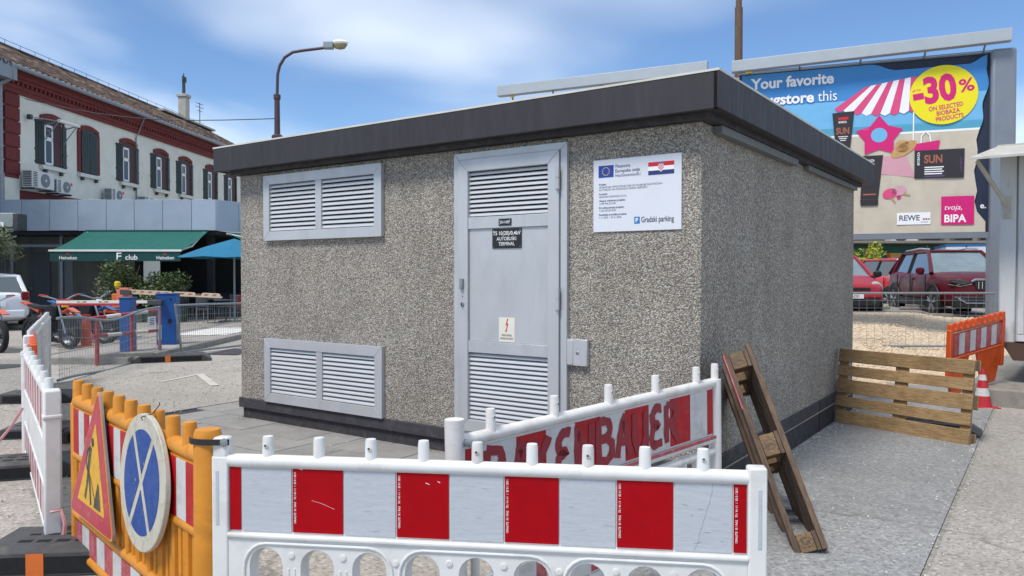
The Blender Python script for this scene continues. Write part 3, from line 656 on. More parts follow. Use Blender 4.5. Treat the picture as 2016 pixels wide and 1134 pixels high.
def pin_mesh(name, w, d, h, m, hole=True, z0=0.0):
    b = MB(); b.lathe([(w / 2 * 1.12, z0), (w / 2, z0 + 0.015), (w / 2 * 0.96, h - 0.012), (w / 2 * 0.86, h), (0, h + 0.001)], m, n=14)
    if hole:
        b.lathe([(0.0085, 0), (0.0085, 0.0025), (0.005, 0.003)], m, T=Matrix.Translation((0, -w / 2 - 0.0005, h * 0.66)) @ rot('X', 90), n=10)
        b.lathe([(0.0045, 0), (0.0045, 0.0042)], 'sign_dark', T=Matrix.Translation((0, -w / 2 - 0.0005, h * 0.66)) @ rot('X', 90), n=10)
    return b.mesh(name)
# --- the white barrier right in front of the camera
A, B = (-1.133, 2.956), (0.878, 2.688)
loc, rz, L = place(A, B, 0.0)
bar = thing('barrier', 'clean white plastic barrier with bright red and white panel, nearest the camera', 'barrier', loc, rz)
b = MB()
b.tube([(0.02, -0.004, 0.905), (L - 0.02, -0.004, 0.905)], 0.026, 'white_plastic', 14)
b.box(0.02, L - 0.02, -0.022, 0.022, 0.893, 0.926, 'white_plastic')
b.build('top_rail', bar, bevel=0.004)
b = MB()
b.box(-0.014, 0.052, -0.030, 0.030, -0.02, 0.925, 'white_plastic'); b.box(L - 0.052, L + 0.014, -0.030, 0.030, -0.02, 0.945, 'white_plastic')
b.box(0.004, 0.018, -0.0315, -0.028, 0.66, 0.87, 'film_white_clean'); b.box(L - 0.018, L - 0.004, -0.0315, -0.028, 0.66, 0.87, 'film_white_clean')
b.build_each('end_post', bar, bevel=0.009, seg=3)
MB().box(-0.012, 0.050, -0.028, 0.028, 0.91, 0.995, 'white_plastic').build('end_knob', bar, bevel=0.012, seg=3)
pm = pin_mesh('pin', 0.044, 0.05, 0.094, 'white_plastic', True, -0.010); pm2 = pin_mesh('pin_plain', 0.044, 0.05, 0.094, 'white_plastic', False, -0.010)
for i in range(1, 10): inst(pm if i in (1, 3, 5, 7, 9) else pm2, 'pin', bar, (i * L / 10, 0, 0.907))
MB().box(0.052, L - 0.052, -0.012, 0.012, 0.630, 0.900, 'white_plastic').build('panel_backing', bar)
ex = [0.052] + [L * (i + 0.5) / 10 for i in range(10)] + [L - 0.052]
for i in range(11):
    red = i % 2 == 0; x0, x1 = ex[i] + 0.003, ex[i + 1] - 0.003
    s = MB().box(x0, x1, -0.0165, -0.012, 0.641, 0.893, 'film_red' if red else 'film_white_clean')
    if red and i: s.text('ORALITE  III / RA2   70 / 41-11  /  SS 0 / 2011', 0.0105, (x0 + 0.013, -0.0175, 0.675), 'print_white', ux=(0, 0, 1), uy=(-1, 0, 0), bold=0.012)
    if i == 2:
        s.ribbon([(x0 + 0.05, 0.80), (x0 + 0.075, 0.765), (x0 + 0.115, 0.755), (x0 + 0.165, 0.735)][1:], 0.0008, (0, -0.0172, 0), (1, 0, 0), (0, 0, 1), 'print_white')
        s.ribbon([(x0 + 0.02, 0.885), (x0 + 0.04, 0.880)], 0.002, (0, -0.0172, 0), (1, 0, 0), (0, 0, 1), 'print_white')
    if i == 4: s.ribbon([(x0 + 0.11, 0.848), (x0 + 0.125, 0.842)], 0.002, (0, -0.0172, 0), (1, 0, 0), (0, 0, 1), 'print_white'); s.ribbon([(x0 + 0.155, 0.855), (x0 + 0.165, 0.850)], 0.002, (0, -0.0172, 0), (1, 0, 0), (0, 0, 1), 'print_white')
    if i == 9:
        p = [(x0 + 0.128 - 0.06 * (k / 14) ** 1.5 + random.uniform(-0.004, 0.004), 0.885 - k * 0.0172) for k in range(15)]
        s.ribbon(p, 0.0009, (0, -0.0172, 0), (1, 0, 0), (0, 0, 1), 'galvanised')
        for k in range(7):
            xx, zz = x0 + random.uniform(0.02, 0.17), random.uniform(0.65, 0.88); s.ribbon([(xx, zz), (xx + random.uniform(0.008, 0.03), zz + random.uniform(-0.008, 0.008))], 0.0010, (0, -0.0172, 0), (1, 0, 0), (0, 0, 1), 'galvanised')
    if i in (1, 3, 5, 7):
        for k in range(3):
            xx, zz = x0 + random.uniform(0.02, 0.16), random.uniform(0.65, 0.88); s.ribbon([(xx, zz), (xx + random.uniform(0.01, 0.04), zz + random.uniform(-0.003, 0.003))], 0.0008, (0, -0.0172, 0), (1, 0, 0), (0, 0, 1), 'galvanised')
    s.build('stripe', bar, smooth=0)
MB().box(0.045, L - 0.045, -0.034, 0.030, 0.612, 0.634, 'white_plastic').build('mid_rail', bar, bevel=0.009, seg=3)
b = MB(); cs = [i * L / 10 for i in range(1, 10)]
arch_plate(b, 0.052, L - 0.052, cs, 0.066, 0.052, 0.06, 0.515, 0.614, -0.024, 0.024, 'white_plastic')
b.box(0.05, L - 0.05, -0.028, 0.028, -0.01, 0.06, 'white_plastic')
lat = b.build('arch_lattice', bar, bevel=0.004)
# raised ribs over every group of three arches, round hollows and vertical flutes between the arches
for c0, c1 in ((cs[0], cs[2]), (cs[3], cs[5]), (cs[6], cs[8])):
    pts = [(c0 - 0.088, -0.026, 0.07), (c0 - 0.088, -0.026, 0.50)] + [(c0 - 0.088 + 0.09 * (1 - math.cos(a)), -0.026, 0.50 + 0.098 * math.sin(a)) for a in [R(18 * k) for k in range(1, 6)]]
    pts2 = [(c1 + 0.088 - (p[0] - (c0 - 0.088)), p[1], p[2]) for p in pts]
    MB().tube(pts + pts2[::-1], 0.006, 'white_plastic', 8).build('rib', lat)
for i in range(len(cs) - 1):
    x = (cs[i] + cs[i + 1]) / 2; b = MB()
    hz = 0.555 if i % 3 == 0 or i % 3 == 1 else 0.545
    b.lathe([(0.013, 0), (0.013, 0.004), (0.009, 0.005)], 'white_plastic', T=Matrix.Translation((x, -0.024, hz)) @ rot('X', 90), n=14)
    b.lathe([(0.0085, 0), (0.0085, 0.006)], 'old_white_plastic', T=Matrix.Translation((x, -0.024, hz)) @ rot('X', 90), n=12)
    b.tube([(x - 0.012, -0.023, hz - 0.05), (x - 0.012, -0.023, 0.08)], 0.005, 'white_plastic', 8); b.tube([(x + 0.012, -0.023, hz - 0.05), (x + 0.012, -0.023, 0.08)], 0.005, 'white_plastic', 8)
    b.build('rib', lat)
MB().lathe([(0.016, 0), (0.014, 0.02), (0.008, 0.032), (0, 0.034)], 'white_plastic', T=Matrix.Translation(((cs[2] + cs[3]) / 2, -0.024, 0.47)) @ rot('X', 90), n=14).build('knob', lat)

# --- yellow barrier with the two signs
A, B = (-2.461, 4.347), (-1.197, 2.994)
loc, rz, L = place(A, B, 0.0)
yb = thing('barrier', 'weathered yellow-orange plastic barrier carrying two traffic signs', 'barrier', loc, rz)
MB().tube([(0.02, 0, 0.905), (L, 0, 0.905)], 0.036, 'yellow_plastic', 14).build('top_rail', yb)
ypm = pin_mesh('pin', 0.060, 0.06, 0.095, 'yellow_plastic', False, -0.014)
for i in range(10): inst(ypm, 'pin', yb, (L * i / 10 + 0.02, 0, 0.925), (0, 0, R(9 * i)))
MB().lathe([(0.058, -0.05), (0.054, 0.5), (0.052, 1.0), (0.046, 1.018), (0, 1.02)], 'yellow_plastic', (L + 0.02, 0, 0), 16).build('end_post', yb)
MB().box(-0.03, 0.03, -0.035, 0.035, -0.04, 0.90, 'yellow_plastic').build('end_post', yb, bevel=0.015)
def panel(parent, x0, x1, z0, z1, n, y, mw, mr, backing, first_red=True, bow=0.0):
    MB().box(x0, x1, y + 0.003, y + 0.03, z0 - 0.008, z1 + 0.008, backing).build('panel_backing', parent)
    for i in range(n):
        a, c = x0 + (x1 - x0) * i / n, x0 + (x1 - x0) * (i + 1) / n
        MB().box(a + 0.001, c - 0.001, y - 0.002, y + 0.0025, z0, z1, mr if (i % 2 == 0) == first_red else mw).build('stripe', parent)
panel(yb, 0.04, L - 0.02, 0.625, 0.868, 17, -0.030, 'film_white_old', 'film_red_old', 'yellow_plastic')
MB().tube([(0.02, -0.012, 0.605), (L, -0.012, 0.605)], 0.026, 'yellow_plastic', 12).build('mid_rail', yb)
MB().tube([(0.02, -0.012, 0.275), (L, -0.012, 0.275)], 0.028, 'yellow_plastic', 12).build('low_rail', yb)
MB().tube([(0.02, -0.012, 0.075), (L, -0.012, 0.075)], 0.028, 'yellow_plastic', 12).build('bottom_rail', yb)
panel(yb, 0.04, L - 0.02, 0.105, 0.245, 13, -0.026, 'film_white_old', 'film_red_faded', 'yellow_plastic')
MB().box(0.03, L, -0.004, 0.022, 0.28, 0.60, 'yellow_plastic').build('web', yb)
fl = MB().tube([(0, 0, 0.29), (0, 0, 0.60)], 0.016, 'yellow_plastic', 8).mesh('flute')
for i in range(36): inst(fl, 'flute', yb, (0.06 + i * (L - 0.09) / 35, -0.006, 0), scale=(1, 1.2 if i % 3 else 1.8, 1))
# strap tying the yellow barrier to the white one
st = MB(); st.add([p for x, y in ((-0.06, -0.035), (-0.035, -0.060), (0.01, -0.068), (0.05, -0.064), (0.115, -0.045)) for p in ((x, y, -0.011), (x, y, 0.011), (x, y + 0.006, 0.011), (x, y + 0.006, -0.011))], [(4 * i + a, 4 * i + b_, 4 * i + 4 + b_, 4 * i + 4 + a) for i in range(4) for a, b_ in ((1, 0), (2, 1), (3, 2), (0, 3))], 'black_strap'); st.lathe([(0.016, 0), (0.016, 0.006), (0.007, 0.008)], 'steel', T=Matrix.Translation((0.100, -0.048, 0.0)) @ rot('X', 90), n=12)
o = tag(st.build('strap'), 'black plastic strap joining the yellow barrier to the white one', 'strap'); o.location = (-1.185, 2.99, 0.978); o.rotation_euler = (0, 0, R(-12))

# roadworks triangle and round no-stopping sign hung on the yellow barrier
def on_yb(x, y, z): v = Matrix.Translation(loc) @ Matrix.Rotation(rz, 4, 'Z') @ Vector((x, y, z)); return tuple(v)
YL, YR = loc, rz
tr = thing('traffic_sign', 'battered red and yellow roadworks triangle leaning on the yellow barrier', 'sign', on_yb(0.53, -0.074, 0.34), rz, rx=R(-1.5))
def rtri(x0, x1, xt, z0, zt, r):
    P = [Vector((x0, z0)), Vector((x1, z0)), Vector((xt, zt))]; o = []
    for i in range(3):
        p, a, c = P[i], P[i - 1], P[(i + 1) % 3]; da, dc = (a - p).normalized(), (c - p).normalized()
        for k in range(5):
            t = k / 4; q = p + da * r * (1 - t) ** 2 + dc * r * t ** 2; o.append((q.x, q.y))
    return o
outer = rtri(-0.385, 0.385, 0.10, 0.0, 0.71, 0.05)
MB().prism(outer, (0, 0, 0), (1, 0, 0), (0, 0, 1), 0, 0.004, 'sign_rim').prism(outer, (0, 0.012, 0), (1, 0, 0), (0, 0, 1), 0, 0.012, 'sign_back').build('plate', tr)
sc = lambda poly, k, cx, cz: [(cx + (p[0] - cx) * k, cz + (p[1] - cz) * k) for p in poly]
cx, cz = 0.033, 0.236
MB().prism(sc(outer, 0.965, cx, cz), (0, 0, 0), (1, 0, 0), (0, 0, 1), 0.0041, 0.0055, 'sign_red').build('red_border', tr)
MB().prism(sc(rtri(-0.385, 0.385, 0.10, 0.0, 0.71, 0.02), 0.62, cx, cz), (0, 0, 0), (1, 0, 0), (0, 0, 1), 0.0056, 0.0070, 'sign_yellow').build('yellow_field', tr)
b = MB(); pf = lambda pts: b.add([(p[0], -0.0082, p[1]) for p in pts], [tuple(range(len(pts)))], 'sign_dark')
pf([(0.07, 0.105), (0.19, 0.105), (0.155, 0.225), (0.135, 0.24)][0:4])                      # heap
rb = lambda pts, w: b.ribbon(pts, w, (0, -0.0082, 0), (1, 0, 0), (0, 0, 1), 'sign_dark')
rb([(0.005, 0.40), (-0.02, 0.33), (-0.035, 0.27)], 0.042); rb([(-0.035, 0.275), (-0.05, 0.20), (-0.085, 0.12)], 0.026); rb([(-0.03, 0.275), (0.0, 0.20), (0.02, 0.105)], 0.026)
rb([(0.0, 0.39), (-0.05, 0.38), (-0.075, 0.31), (-0.05, 0.27)], 0.018); rb([(-0.05, 0.29), (0.03, 0.22), (0.10, 0.12)], 0.008)
b.add([(0.035 + 0.024 * math.cos(a * 0.628), -0.0082, 0.425 + 0.024 * math.sin(a * 0.628)) for a in range(10)], [tuple(range(10))], 'sign_dark')
b.build('digging_figure', tr, smooth=0)
b = MB()
for k in range(26):
    xx, zz = random.uniform(-0.3, 0.3), random.uniform(0.02, 0.6)
    if abs(xx - 0.1 * zz / 0.7) < 0.36 * (1 - zz / 0.71): b.ribbon([(xx, zz), (xx + random.uniform(-0.012, 0.012), zz + random.uniform(0.004, 0.02))], random.uniform(0.002, 0.006), (0, -0.0092, 0), (1, 0, 0), (0, 0, 1), random.choice(['sign_rim', 'sign_cream', 'sign_dark']))
b.build('scratches', tr, smooth=0)
rd = thing('traffic_sign', 'round blue and cream no-stopping disc with crossed bars hung on the yellow barrier', 'sign', on_yb(1.312, -0.068, 0.712), rz, rx=R(-3))
circ = lambda r, n=48: [(r * math.cos(2 * math.pi * i / n), r * math.sin(2 * math.pi * i / n)) for i in range(n)]
MB().prism(circ(0.297), (0, 0, 0), (1, 0, 0), (0, 0, 1), -0.02, 0.004, 'sign_cream').build('plate', rd, bevel=0.004)
b = MB()
def wedge(a0):
    # quarter of the blue disc between two bars crossed as in an X
    hw = 0.018; ang = 58 if a0 in (90, 270) else 32; pts = []
    half = R(58) if a0 in (0, 180) else R(32)
    d = hw / math.sin(half); c = R(a0); pts.append((d * math.cos(c), d * math.sin(c)))
    da = math.asin(hw / 0.228)
    for i in range(13):
        t = c - half + da + (2 * (half - da)) * i / 12; pts.append((0.228 * math.cos(t), 0.228 * math.sin(t)))
    b.prism(pts, (0, 0, 0), (1, 0, 0), (0, 0, 1), 0.0041, 0.0056, 'sign_blue')
for a0 in (0, 90, 180, 270): wedge(a0)
b.build('blue_field', rd)
b = MB()
for k in range(22):
    a, r_ = random.uniform(0, 6.28), random.uniform(0.02, 0.28); xx, zz = r_ * math.cos(a), r_ * math.sin(a)
    b.ribbon([(xx, zz), (xx + random.uniform(-0.01, 0.01), zz + random.uniform(0.003, 0.012))], random.uniform(0.002, 0.005), (0, -0.0066, 0), (1, 0, 0), (0, 0, 1), random.choice(['sign_cream', 'sign_dark', 'film_white_old']))
b.build('scratches', rd, smooth=0)
o = tag(MB().tube([(0.0, -0.01, 0.27), (0.01, -0.02, 0.285), (0.03, 0.02, 0.30), (0.0, 0.06, 0.335), (0.02, 0.05, 0.345)], 0.0025, 'iron', 6).build('binding_wire'), 'thin wire loop tying the round sign to the barrier top', 'wire'); o.location = rd.location; o.rotation_euler = rd.rotation_euler

# --- graffiti barrier in front of the door
A, B = (-0.226, 3.257), (1.262, 4.732)
loc, rz, L = place(A, B, 0.0)
gb = thing('barrier', 'old white tubular barrier with red BAKENBAUER graffiti in front of the door', 'barrier', (loc[0], loc[1], -0.055), rz, ry=-math.atan2(0.05, L))
b = MB(); b.tube([(0, 0, 0.0), (0, 0, 1.062)], 0.042, 'old_white_plastic', 14); b.build('end_post', gb)
MB().tube([(L, 0, 0.0), (L, 0, 0.98)], 0.038, 'old_white_plastic', 14).build('end_post', gb)
MB().tube([(0.02, 0, 0.962), (L, 0, 0.962)], 0.028, 'old_white_plastic', 14).build('top_rail', gb)
gp = pin_mesh('pin', 0.046, 0.05, 0.105, 'old_white_plastic', True)
for i in (0.1, 0.3, 0.5, 0.7, 0.9): inst(gp, 'pin', gb, (L * i, 0, 0.972))
inst(gp, 'pin', gb, (L, 0, 0.97))
MB().lathe([(0.016, 0), (0.016, 0.05), (0.008, 0.055)], 'steel', T=Matrix.Translation((0.03, -0.045, 0.962)) @ rot('X', 90) @ Matrix.Translation((0, 0, -0.03)), n=12).build('bolt', gb)
GZ0, GZ1 = 0.655, 0.925
MB().box(0.05, L - 0.045, -0.008, 0.010, GZ0 - 0.012, GZ1 + 0.012, 'old_white_plastic').build('panel_backing', gb)
px = [0.05, 0.15, 0.355, 0.553, 0.764, 0.963, 1.169, 1.382, 1.589, 1.798, 1.985, L - 0.046]
for i in range(11): MB().box(px[i] + 0.001, px[i + 1] - 0.001, -0.013, -0.009, GZ0, GZ1, 'film_red_old' if i % 2 == 0 else 'film_white_old').build('stripe', gb)
for z in (0.615, 0.54): MB().tube([(0.03, 0, z), (L, 0, z)], 0.024, 'old_white_plastic', 12).build('mid_rail' if z > 0.6 else 'low_rail', gb)
MB().box(0.03, L, -0.026, -0.020, 0.622, 0.640, 'film_red_faded').build('rail_stain', gb)
MB().tube([(0.03, 0, 0.12), (L, 0, 0.12)], 0.024, 'old_white_plastic', 12).build('bottom_rail', gb)
vb = MB().tube([(0, 0, 0.13), (0, 0, 0.54)], 0.020, 'old_white_plastic', 10).mesh('bar')
for i in range(16): inst(vb, 'bar', gb, (L * (i + 0.8) / 16.6, 0, 0))
panel(gb, 0.06, L - 0.05, 0.16, 0.34, 10, -0.028, 'film_white_old', 'film_red_faded', 'old_white_plastic')
G = {'B': [[(0, 0), (0, 1)], [(0, 1), (.55, .93), (.62, .72), (.45, .55), (0, .52)], [(.4, .53), (.72, .4), (.7, .12), (.45, 0), (0, 0)]],
     'A': [[(0, 0), (.2, .55), (.38, 1), (.55, .55), (.75, 0)], [(.15, .38), (.6, .38)]], 'K': [[(0, 0), (0, 1)], [(.65, 1), (.3, .65), (.02, .5)], [(.1, .52), (.4, .3), (.7, 0)]],
     'E': [[(.65, .95), (.3, 1), (.08, .8), (.12, .6), (.5, .53), (.14, .48), (.02, .22), (.2, .02), (.68, .06)]], 'N': [[(0, 0), (0, 1), (.35, .5), (.7, 0), (.72, 1)]],
     'U': [[(0, 1), (.02, .35), (.2, .03), (.5, .03), (.65, .35), (.68, 1)]], 'R': [[(0, 0), (0, 1)], [(0, 1), (.5, .95), (.62, .75), (.45, .55), (0, .5)], [(.25, .52), (.45, .25), (.75, 0)]]}
b = MB(); x = 0.17; sizes = [.15, .15, .15, .16, .15, .15, .15, .15, .16, .15]
def fine(st):
    o = []
    for p, q in zip(st, st[1:]):
        for k in range(4): o.append((p[0] + (q[0] - p[0]) * k / 4, p[1] + (q[1] - p[1]) * k / 4))
    o.append(st[-1]); return o
lay = 0
for ch, zz in zip('BAKENBAUER', [.685, .68, .675, .68, .685, .69, .685, .68, .685, .685]):
    h = 0.215; w = 0.155
    for stq in G[ch]:
        lay += 1
        b.ribbon([(x + p[0] * w + random.uniform(-.003, .003), zz + p[1] * h + random.uniform(-.003, .003)) for p in fine(stq)], 0.046, (0, -0.0140 - 0.00015 * lay, 0), (1, 0, 0), (0, 0, 1), 'graffiti_paint')
    x += 0.152 if ch not in 'N' else 0.165
b.build('graffiti', gb, smooth=0)

# --- white barriers on the left
def white_barrier(label, A, B, striped, z0=0.0, top=1.0, n=7, m='white_plastic'):
    loc, rz, L = place(A, B, z0)
    t = thing('barrier', label, 'barrier', loc, rz, 'white barriers along the street side'); k = top
    b = MB().tube([(0, 0, 0.0), (0, 0, k - 0.06)], 0.042, m, 14).lathe([(0.047, 0), (0.047, 0.03), (0.03, 0.035)], m, (0, 0, k - 0.1), 14); b.build('end_post', t)
    b = MB().box(L - 0.045, L + 0.045, -0.045, 0.045, 0.0, k - 0.04, m); b.build('end_post', t, bevel=0.012); MB().box(L - 0.050, L + 0.050, -0.050, 0.050, k - 0.21, k - 0.18, m).build('collar', t, bevel=0.01)
    MB().tube([(0, 0, k - 0.10), (L, 0, k - 0.10)], 0.03, m, 12).build('top_rail', t)
    pp = pin_mesh('pin', 0.05, 0.05, 0.10, m, False)
    for i in range(n): inst(pp, 'pin', t, (L * (i + 0.0) / (n - 0.4), 0, k - 0.10))
    MB().box(0.04, L - 0.04, -0.012, 0.014, 0.60, k - 0.11, m).box(0.04, L - 0.04, -0.016, 0.016, 0.06, 0.57, m).build_each('body', t)
    MB().box(0.03, L - 0.03, -0.024, 0.024, 0.575, 0.60, m).box(0.03, L - 0.03, -0.024, 0.024, 0.04, 0.062, m).box(0.03, L - 0.03, -0.024, 0.024, 0.30, 0.322, m).build_each('rail', t, bevel=0.005)
    if striped:
        q = 19
        for i in range(q):
            a, c = 0.05 + (L - 0.1) * i / q, 0.05 + (L - 0.1) * (i + 1) / q
            MB().box(a, c - 0.002, -0.0165, -0.0125, 0.62, k - 0.13, 'film_red_faded' if i % 2 == 0 else 'film_white_old').build('stripe', t)
        for i in range(q):
            a, c = 0.05 + (L - 0.1) * i / q, 0.05 + (L - 0.1) * (i + 1) / q
            MB().box(a, c - 0.002, -0.0215, -0.0165, 0.085, 0.29, 'film_red_faded' if i % 2 == 0 else 'film_white_old').build('stripe', t)
    else:
        for s in (0.25, 0.75): MB().tube([(L * s - 0.4, -0.014, 0.62), (L * s + 0.4, -0.014, k - 0.13)], 0.010, m, 8).build('brace', t)
    return t
white_barrier('white barrier with narrow faded stripes left of the yellow one', (-4.30, 6.80), (-2.640, 4.40), True, 0.0, 1.0, 8)
def back_barrier(label, A, B, top):
    t = white_barrier(label, A, B, False, 0.0, top, 9); return t
back_barrier('plain white barrier back, nearer one of the two beside the wire fence', (-5.75, 9.35), (-4.75, 7.55), 1.06)
back_barrier('plain white barrier back, farther one reaching the wire fence end', (-6.86, 11.35), (-5.80, 9.45), 1.06)
# --- orange barriers
def orange_barrier(label, A, B, z0, rx=0.0, ry=0.0, top=1.0, stripes=9):
    loc, rz, L = place(A, B, z0)
    t = thing('barrier', label, 'barrier', loc, rz, rx=rx, ry=ry); m = 'orange_plastic'
    MB().box(0, 0.07, -0.03, 0.03, 0.18, top - 0.08, m).box(L - 0.07, L, -0.03, 0.03, 0.25, top - 0.08, m).build_each('end_post', t, bevel=0.01)
    MB().tube([(0.02, 0, top - 0.1), (L - 0.02, 0, top - 0.1)], 0.028, m, 10).build('top_rail', t)
    pp = MB().box(-0.038, 0.038, -0.028, 0.028, 0, 0.09, m).mesh('pin')
    for i in range(10): inst(pp, 'pin', t, (0.05 + (L - 0.1) * i / 9, 0, top - 0.095), bevel=0.008)
    panel(t, 0.09, L - 0.09, top - 0.42, top - 0.15, stripes, -0.020, 'film_white_old', 'film_red_faded', m)
    MB().tube([(0.02, 0, top - 0.46), (L - 0.02, 0, top - 0.46)], 0.026, m, 10).build('mid_rail', t)
    MB().prism([(L * 0.50, top - 0.46), (L * 0.62, 0.06), (L * 0.86, 0.06), (L * 0.98, top - 0.46)], (0, 0, 0), (1, 0, 0), (0, 0, 1), -0.02, 0.02, m).build('leg', t, bevel=0.01)
    MB().prism([(0.0, top - 0.46), (L * 0.06, 0.06), (L * 0.24, 0.06), (L * 0.36, top - 0.46)], (0, 0, 0), (1, 0, 0), (0, 0, 1), -0.02, 0.02, m).build('leg', t, bevel=0.01)
    return t
orange_barrier('orange plastic barrier with faded stripes standing behind the flat pallet', (5.50, 9.72), (6.72, 10.55), 0.0, ry=R(-5), rx=R(4))
orange_barrier('orange plastic barrier seen end-on behind the striped white barrier', (-5.12, 8.20), (-4.10, 6.58), 0.0, top=1.02)

# --- black rubber feet
def foot(label, x, y, a, L=0.82, Wd=0.40, H=0.105, label_patch=False):
    z = gz(x, y); t = thing('ballast_block', label, 'ballast block', (x, y, z), R(a), 'black rubber barrier feet')
    P = [(-L / 2, 0), (-L / 2, 0.045), (-L / 2 + 0.14, H), (L / 2 - 0.14, H), (L / 2, 0.045), (L / 2, 0)]
    MB().prism(P, (0, 0, 0), (1, 0, 0), (0, 0, 1), -Wd / 2, Wd / 2, 'black_rubber').build('body', t, bevel=0.012)
    s = MB()
    for k in range(-2, 3):
        s.box(k * 0.10 - 0.035, k * 0.10 + 0.035, -0.07, -0.03, H - 0.002, H + 0.0015, 'dark_void'); s.box(k * 0.10 - 0.03, k * 0.10 + 0.03, 0.05, 0.075, H - 0.002, H + 0.0015, 'dark_void')
    s.box(-L / 2 + 0.16, L / 2 - 0.16, -Wd / 2 - 0.0015, -Wd / 2 + 0.002, 0.018, H - 0.03, 'dark_void')
    s.build('slots', t)
    if label_patch: MB().box(-0.11, -0.02, -Wd / 2 - 0.004, -Wd / 2 - 0.0015, 0.005, H - 0.012, 'orange_paint').build('reflector', t)
    return t
foot('large black foot holding the white and yellow barrier joint', -2.50, 4.30, 5, 1.0, 0.44, 0.14, True)
foot('black foot with tape end lying left of the striped barrier', -3.95, 6.20, 18, 0.95, 0.42, 0.13)
foot('black foot half hidden by the striped barrier, next one back', -4.72, 7.72, 10, 0.85, 0.4, 0.11)
foot('black foot between striped and yellow barrier at mid height', -4.05, 7.55, 12, 0.8, 0.36, 0.12)
foot('black foot behind the yellow barrier pins by the wire fence end', -6.02, 9.75, 8, 1.0, 0.36, 0.13)
foot('dark foot with orange reflector under the leaning fence post', -6.35, 14.35, 22, 1.35, 0.55, 0.13, True)
foot('black foot sticking out from behind the flat pallet', 4.62, 8.45, -34, 0.95, 0.42, 0.13)
o = tag(MB().tube([(-4.02, 6.30, 0.52), (-4.10, 6.26, 0.36), (-4.22, 6.15, 0.16), (-4.35, 6.02, 0.12)], 0.012, 'tape', 5).build('barrier_tape'), 'faded red and white tape trailing onto the rubber foot', 'tape')
o = tag(MB().tube([(-2.62, 4.34, 0.27), (-2.57, 4.36, 0.275), (-2.54, 4.35, 0.20), (-2.55, 4.35, 0.12), (-2.52, 4.34, 0.05)], [0.008, 0.008, 0.012, 0.016, 0.006], 'tape', 5).build('barrier_tape'), 'knotted pink tape scrap between white and yellow barrier', 'tape')

# --- cone, pallets
cn = thing('traffic_cone', 'red and white traffic cone peeping out behind the orange barrier leg', 'cone', (6.12, 9.98, gz(6.02, 9.78)))
cn.scale = (0.8, 0.8, 0.72)
MB().box(-0.19, 0.19, -0.19, 0.19, 0, 0.035, 'boom_red').build('base', cn, bevel=0.01)
for z0, z1, m in ((0.03, 0.22, 'boom_red'), (0.22, 0.36, 'film_white_old'), (0.36, 0.50, 'boom_red'), (0.50, 0.60, 'film_white_old'), (0.60, 0.70, 'boom_red')):
    r0, r1 = 0.145 - 0.165 * z0, 0.145 - 0.165 * z1; MB().lathe([(r0, z0), (r1, z1)], m, n=18).build('band', cn)
def pallet_flat(label, A, B, z0, lean):
    loc, rz, L = place(A, B, z0)
    t = thing('pallet', label, 'pallet', loc, rz, rx=R(-lean)); Hh = 0.86; zc = 0.0
    ws = [0.155, 0.118, 0.155, 0.118, 0.150]; gap = (Hh - sum(ws)) / 4; z = 0
    for i, w in enumerate(ws):
        c = 0.006 * (i % 2); MB().box(random.uniform(-0.006, 0.004), L + random.uniform(-0.004, 0.006), -0.024, 0, z, z + w, 'wood_new').build('board', t, bevel=0.005 if i not in (0, 4) else 0.008); z += w + gap
    for x0, x1 in ((0.0, 0.115), (L / 2 - 0.075, L / 2 + 0.075), (L - 0.115, L)):
        MB().box(x0 + 0.004, x1 - 0.004, 0.001, 0.023, 0.002, Hh - 0.002, 'wood_new').build('stringer_board', t, bevel=0.003)
        for z0_, z1_ in ((0.005, 0.11), (Hh / 2 - 0.07, Hh / 2 + 0.07), (Hh - 0.11, Hh - 0.005)): MB().box(x0 + 0.004, x1 - 0.004, 0.025, 0.102, z0_, z1_, 'wood_block').build('block', t, bevel=0.004)
    for z0_, z1_ in ((0.0, 0.11), (Hh / 2 - 0.075, Hh / 2 + 0.075), (Hh - 0.11, Hh)): MB().box(0, L, 0.104, 0.126, z0_, z1_, 'wood_new').build('bottom_board', t, bevel=0.003)
    n = MB()
    zz = 0
    for i, w in enumerate(ws):
        for xq in (0.03, 0.08, L / 2 - 0.03, L / 2 + 0.03, L - 0.08, L - 0.03):
            for f in (0.25, 0.75): n.box(xq - 0.003, xq + 0.003, -0.0252, -0.0235, zz + w * f - 0.003, zz + w * f + 0.003, 'iron')
        zz += w + gap
    n.build('nail_heads', t)
    return t
pallet_flat('light wooden pallet standing on its long edge across the path', (3.76, 8.93), (4.60, 7.70), -0.105, 7)
# leaning pallet, seen along its narrow side
base = Vector((1.752, 4.70, -0.113)); top = Vector((1.455, 5.31, 1.085))
zv = (top - base).normalized(); yv0 = (Vector((1.66, 5.05, -1.13)).normalized() + Vector((-0.10, 0.035, 0))).normalized(); xv = yv0.cross(zv).normalized(); yv = zv.cross(xv).normalized()
Lp = (top - base).length
lp = thing('pallet', 'dark weathered wooden pallet leaning edge-on against the house corner', 'pallet')
lp.matrix_world = Matrix(((xv.x, yv.x, zv.x, base.x), (xv.y, yv.y, zv.y, base.y), (xv.z, yv.z, zv.z, base.z), (0, 0, 0, 1)))
T_, D_ = 0.195, 0.84                                      # thickness (local x), width (local y, away from the camera)
for y0 in (0.0, 0.345, 0.72): MB().box(-0.006, 0.030, y0, y0 + 0.12, 0, Lp, 'wood_old').build('bottom_board', lp, bevel=0.003)
ws = [0.155, 0.125, 0.155, 0.125, 0.155]; y = 0.0
for w in ws: MB().box(T_ - 0.036, T_, y, y + w, 0, Lp, 'wood_old').build('board', lp, bevel=0.003); y += w + 0.031
